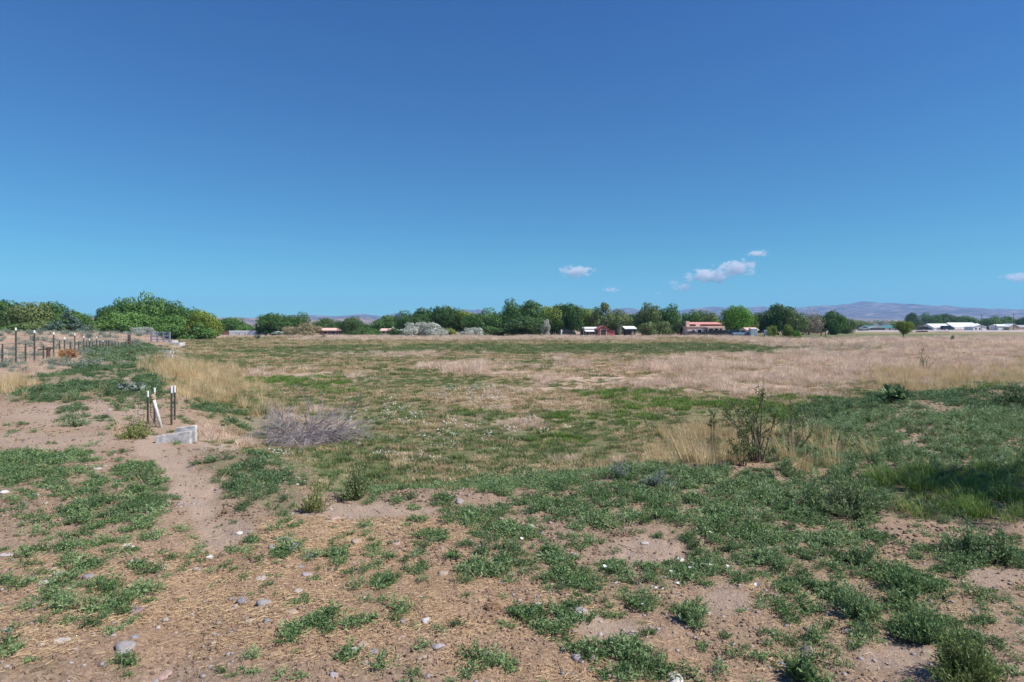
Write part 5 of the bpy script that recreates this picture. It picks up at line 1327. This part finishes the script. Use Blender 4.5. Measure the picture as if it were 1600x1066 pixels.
# ------------------------------------------------------------------ single plants and shrubs
def shrub(u, vt, vb, hw, label, leafm, twigm, n_st, n_leaf, L, W, name='shrub', cat='shrub', fan=.9, group=None, bare=0, droop=0, two=None):
    x, y, z = at(u, vb); H = zat(vt, y) - z; r = hw / F * y
    t = thing(name, label, cat, (x, y, z), 0, group)
    mb = MB(); P = []; D = []; lv = []
    for i in range(n_st):
        a = rng.random() * 6.283; q = r * rng.random() ** .6 * fan
        tip = np.array([math.cos(a) * q, math.sin(a) * q * .9, H * ((rng.uniform(.35, 1.0) if i % 5 else 1.0) * (1 - .3 * (q / r) ** 2))])
        mid = tip * [.4, .4, .5] + rng.normal(0, .03, 3) * H
        base = np.array([math.cos(a), math.sin(a), 0]) * q * .2
        mid = (base + tip) * .5 + [0, 0, .05 * H] + rng.normal(0, .05, 3) * H * [1, 1, .3]
        pts = [base, mid, tip]; rr = .008 * H
        mb.tube(pts, [rr, rr * .7, rr * .25], 4, cap=False)
        for b in range(4):
            tt = rng.uniform(.3, .95); s = mid * (1 - tt) + tip * tt if tt > .3 else mid
            e = s + unit(rng.normal(size=3) + [0, 0, .6]) * H * rng.uniform(.08, .22)
            mb.tube([s, e], [rr * .4, rr * .15], 3, cap=False)
            k = max(1, n_leaf // (n_st * 5))
            for j in range(k):
                f = rng.random(); P.append(s * (1 - f) + e * f + rng.normal(0, .008, 3)); D.append(rng.normal(size=3) + [0, 0, .7]); lv.append(rng.random() * .5 + .5 * (i % 5) / 5)
        for j in range(max(1, n_leaf // (n_st * 5))):
            f = rng.uniform(.02 + bare, 1); p = base * (1 - f) ** 2 + 2 * mid * f * (1 - f) + tip * f * f
            P.append(p + rng.normal(0, .01, 3)); D.append(rng.normal(size=3) + [0, 0, .8]); lv.append(rng.random())
    P = np.array(P); D = np.array(D); n = len(P)
    V, Fc = leaves(P, D, L * rng.uniform(.6, 1.3, n), W * rng.uniform(.6, 1.3, n), fold=.2)
    link('foliage', npmesh('foliage', V, Fc, leafm, lv), t)
    mb.build('stems', twigm, t)
    return t
def bush(u, vt, vb, hw, label, leafm, n, L, W, name='weed_tuft', cat='weed', group=None, **k):
    """leafy mound: many spreading stems set with leaves from the ground up"""
    x, y, z = at(u, vb - 2); H = (zat(vt, y) - z) * k.get('hs', .8); r = hw / F * y
    t = thing(name, label, cat, (x, y, z), 0, group)
    n = int(n * k.get('ds', .5)); ph = rng.random(3) * 6.28
    P = []; D = []; lv = []; mb = MB(); per = 14; ns = max(12, n // per)
    for i in range(ns):
        a = rng.random() * 6.283; rl = r * (1 + .35 * math.sin(2 * a + ph[0]) + .25 * math.sin(3 * a + ph[1])); q = rl * rng.random() ** .6 * 1.1; b = rng.random()
        hh = H * rng.uniform(.3, 1.15) * (1 - .6 * min(1, q / r) ** 2) * (1 + .3 * math.sin(a + ph[2]))
        b0 = np.array([math.cos(a) * q * .45, math.sin(a) * q * .45, 0]); tip = np.array([math.cos(a) * q, math.sin(a) * q, hh]); md = (b0 + tip) / 2 + rng.normal(0, .04, 3) * r
        if i % 2 == 0: mb.tube([b0 - [0, 0, .01], md, tip], [.006 * H + .0008, .004 * H + .0006, .0006], 3, cap=False)
        for j in range(per):
            f = (j + rng.random()) / per; p = b0 * (1 - f) ** 2 + 2 * md * f * (1 - f) + tip * f * f
            P.append(p); d = rng.normal(size=3); d[2] = abs(d[2]) * .8 + .2; D.append(d + (tip - b0) / r * .5); lv.append(np.clip(.5 * b + .5 * rng.random() * (.5 + .5 * f), 0, 1))
    P = np.array(P); D = np.array(D); m = len(P)
    V, Fc = leaves(P, D, L * rng.uniform(.6, 1.3, m), W * rng.uniform(.7, 1.2, m), fold=.25)
    link('foliage', npmesh('foliage', V, Fc, leafm, lv), t); mb.build('stems', M_DTWIG if W > .011 else leafm, t)
    return t
M_OLIVE = leafmat('elm_leaf', [(.11, .15, .05), (.18, .235, .09), (.30, .36, .18)], .3)
M_REDBR = leafmat('yellow_bush_leaf', [(.12, .16, .045), (.21, .25, .08), (.36, .37, .14)], .3)
shrub(1184, 588, 722, 44, 'tallest open twiggy green shrub standing in the blond grass right of centre', M_OLIVE, M_DTWIG, 20, 1500, .036, .017, bare=.1, fan=1.35)
shrub(1115, 640, 712, 11, 'narrow dark green stalky shrub left of the tallest twiggy one', M_OLIVE, M_DTWIG, 6, 500, .04, .018)
shrub(1240, 618, 706, 30, 'sparse thin green shrub right of the tallest twiggy one', M_OLIVE, M_DTWIG, 12, 950, .036, .017, fan=1.3)
shrub(1160, 655, 728, 26, 'low dense part shrub left at the foot of the tallest twiggy one', M_OLIVE, M_DTWIG, 10, 700, .04, .018)
shrub(1445, 534, 582, 17, 'dark sparse twiggy weed shrub standing in the pink dry grass at right', M_OLIVE, M_DTWIG, 9, 260, .06, .03)
bush(1524, 543, 579, 8, 'thin reddish dry stalk right of the dark twiggy weed shrub', M_PINKG, 153, .06, .02, name='dry_stalk', cat='dry plant')
bush(555, 708, 782, 24, 'dark green bushy shrub below the dead brush pile, right one of two', M_OLIVE, 4080, .032, .015, name='shrub', cat='shrub')
bush(492, 744, 801, 24, 'lower brownish green shrub left of the dark bushy one', M_REDBR, 2550, .028, .013, name='shrub', cat='shrub')
bush(212, 645, 687, 26, 'yellow green bush at the foot of the short white tipped posts', M_REDBR, 3060, .045, .02, name='shrub', cat='shrub')
bush(118, 634, 668, 20, 'small upright green weed bush on the left bank', M_LWEED, 1530, .05, .018, name='shrub', cat='shrub')
shrub(208, 603, 614, 20, 'low grey green broad leaved plant beside the path behind the posts', M_SAGE, M_TWIG, 12, 260, .22, .08, name='broad_leaf_plant', cat='plant')
shrub(1398, 613, 629, 24, 'dark broad leaved dock plant on the crest of the right bank', M_DEEP, M_DTWIG, 14, 220, .26, .10, name='dock_plant', cat='plant')
bush(1028, 730, 760, 25, 'silvery sage clump at the edge of the near weeds', M_SAGE, 4080, .03, .008, name='sage_clump', cat='sage plant')
shrub(968, 724, 748, 22, 'greyish lavender clump left of the silvery sage', M_SAGE, M_TWIG, 18, 900, .03, .008, name='sage_clump', cat='sage plant')
bush(1335, 725, 800, 56, 'wide dark green bushy weed left of the shaded grass', leafmat('dark_weed_leaf', [(.07,.11,.045),(.12,.19,.075),(.22,.3,.14)]), 8840, .035, .014, name='weed_bush', cat='weed bush')
bush(1275, 745, 800, 30, 'lower dark weed left of the wide dark bushy weed', MATS['dark_weed_leaf'], 3740, .035, .014, name='weed_bush', cat='weed bush')
bush(1505, 962, 1068, 52, 'big yellowish green bushy weed at the bottom edge on the right', leafmat('pale_weed_leaf', [(.13,.18,.06),(.21,.28,.10),(.32,.38,.17)]), 8840, .030, .008, name='weed_bush', cat='weed bush')
bush(1256, 1022, 1066, 26, 'broad leaved dark weed at the bottom edge below the broken pink rock', M_WEED, 1190, .035, .022, name='weed_bush', cat='weed bush')
bush(1080, 940, 975, 24, 'round bright green weed tuft right of the big weed patch', M_LWEED, 2550, .03, .008, name='weed_tuft', cat='weed')
bush(1345, 838, 880, 34, 'upright leafy weed on the right above the middle weeds', M_LWEED, 2890, .03, .010, name='weed_tuft', cat='weed')
bush(1520, 800, 868, 36, 'tall pale leafy weed in front of the dark shade, left one', M_LWEED, 4080, .034, .011, name='weed_tuft', cat='weed')
bush(1568, 815, 882, 34, 'tall pale leafy weed in front of the dark shade, right one', M_LWEED, 3740, .034, .011, name='weed_tuft', cat='weed')
bush(1340, 905, 968, 40, 'broad leafy weed in the middle of the right foreground', M_LWEED, 3740, .03, .010, name='weed_tuft', cat='weed')
bush(1418, 875, 925, 44, 'spreading grey green weed left below the tall pale weeds', M_WEED, 4080, .03, .010, name='weed_tuft', cat='weed')
bush(1440, 930, 1000, 46, 'large rounded weed above the big yellowish bushy one', M_WEED, 4760, .03, .010, name='weed_tuft', cat='weed')
bush(1590, 605, 640, 34, 'dark green bush on the right bank at the photo edge', MATS['dark_weed_leaf'], 4420, .07, .03, name='shrub', cat='shrub')
shrub(105, 546, 564, 17, 'orange brown dry tuft at the foot of the wire fence', leafmat('orange_dry', [(.34,.17,.08),(.48,.27,.14),(.58,.38,.22)]), M_TWIG, 30, 2000, .16, .02, name='dry_tuft', cat='dry grass')
shrub(402, 523, 530, 6, 'small dark sagebrush alone in front of the white mobile home', M_SAGE, M_DTWIG, 16, 500, .25, .12, cat='shrub')
shrub(505, 524, 530, 6, 'small grey sagebrush alone in the field below the long pink roof', M_SAGE, M_DTWIG, 16, 400, .25, .12, cat='shrub')

# dead brush pile
rng = np.random.default_rng(23)
x, y, z = at(470, 690)
t = thing('brush_pile', 'sprawling pile of grey dead tumbled branches at the foot of the bank', 'dead brush', (x, y, z))
sc_ = y / F
def branch(base, direc, L, r, depth, mb):
    n = 5; pts = [np.array(base)]; d = unit(np.array(direc, float))
    for i in range(n):
        d = unit(d + rng.normal(0, .13, 3) + [0, 0, -.06]); q = pts[-1] + d * L / n; q[2] = max(q[2], .01 + rng.random() * .03); pts.append(q)
    mb.tube(pts, np.linspace(r, r * .3, n + 1), 4, cap=False)
    if depth:
        for k in range(6 if depth > 1 else 5):
            i = rng.integers(1, n); branch(pts[i], d + rng.normal(0, .5, 3) * [1, 1, .55] + [0, 0, .1], L * rng.uniform(.35, .6), r * .5, depth - 1, mb)
for k in range(84):
    a = rng.normal(.0, .8) if k % 3 else rng.random() * 6.28
    b0 = (rng.normal(2, 20) * sc_, rng.normal(0, .3), .04)
    mb = MB(); branch(b0, (math.cos(a), math.sin(a) * .9, rng.uniform(.05, .95)), rng.uniform(40, 95) * sc_, .010, 2, mb)
    mb.build('branch', M_TWIG, t)
for k in range(5):
    mb = MB(); branch(((-5 + k * 6) * sc_, 0, 0), (rng.normal(0, .25), 0, 1), rng.uniform(40, 60) * sc_, .009, 1, mb); mb.build('dark_branch', M_DTWIG, t)
x, y, z = at(427, 685)
t = thing('dead_bush', 'fine pinkish grey leafless bush left of the grey brush pile', 'dead brush', (x, y, z))
for k in range(16):
    mb = MB(); branch((rng.normal(0, .1), rng.normal(0, .1), 0), (rng.normal(0, .6), rng.normal(0, .5), 1), rng.uniform(30, 60) * sc_, .006, 2, mb)
    mb.build('branch', M_TWIG, t)
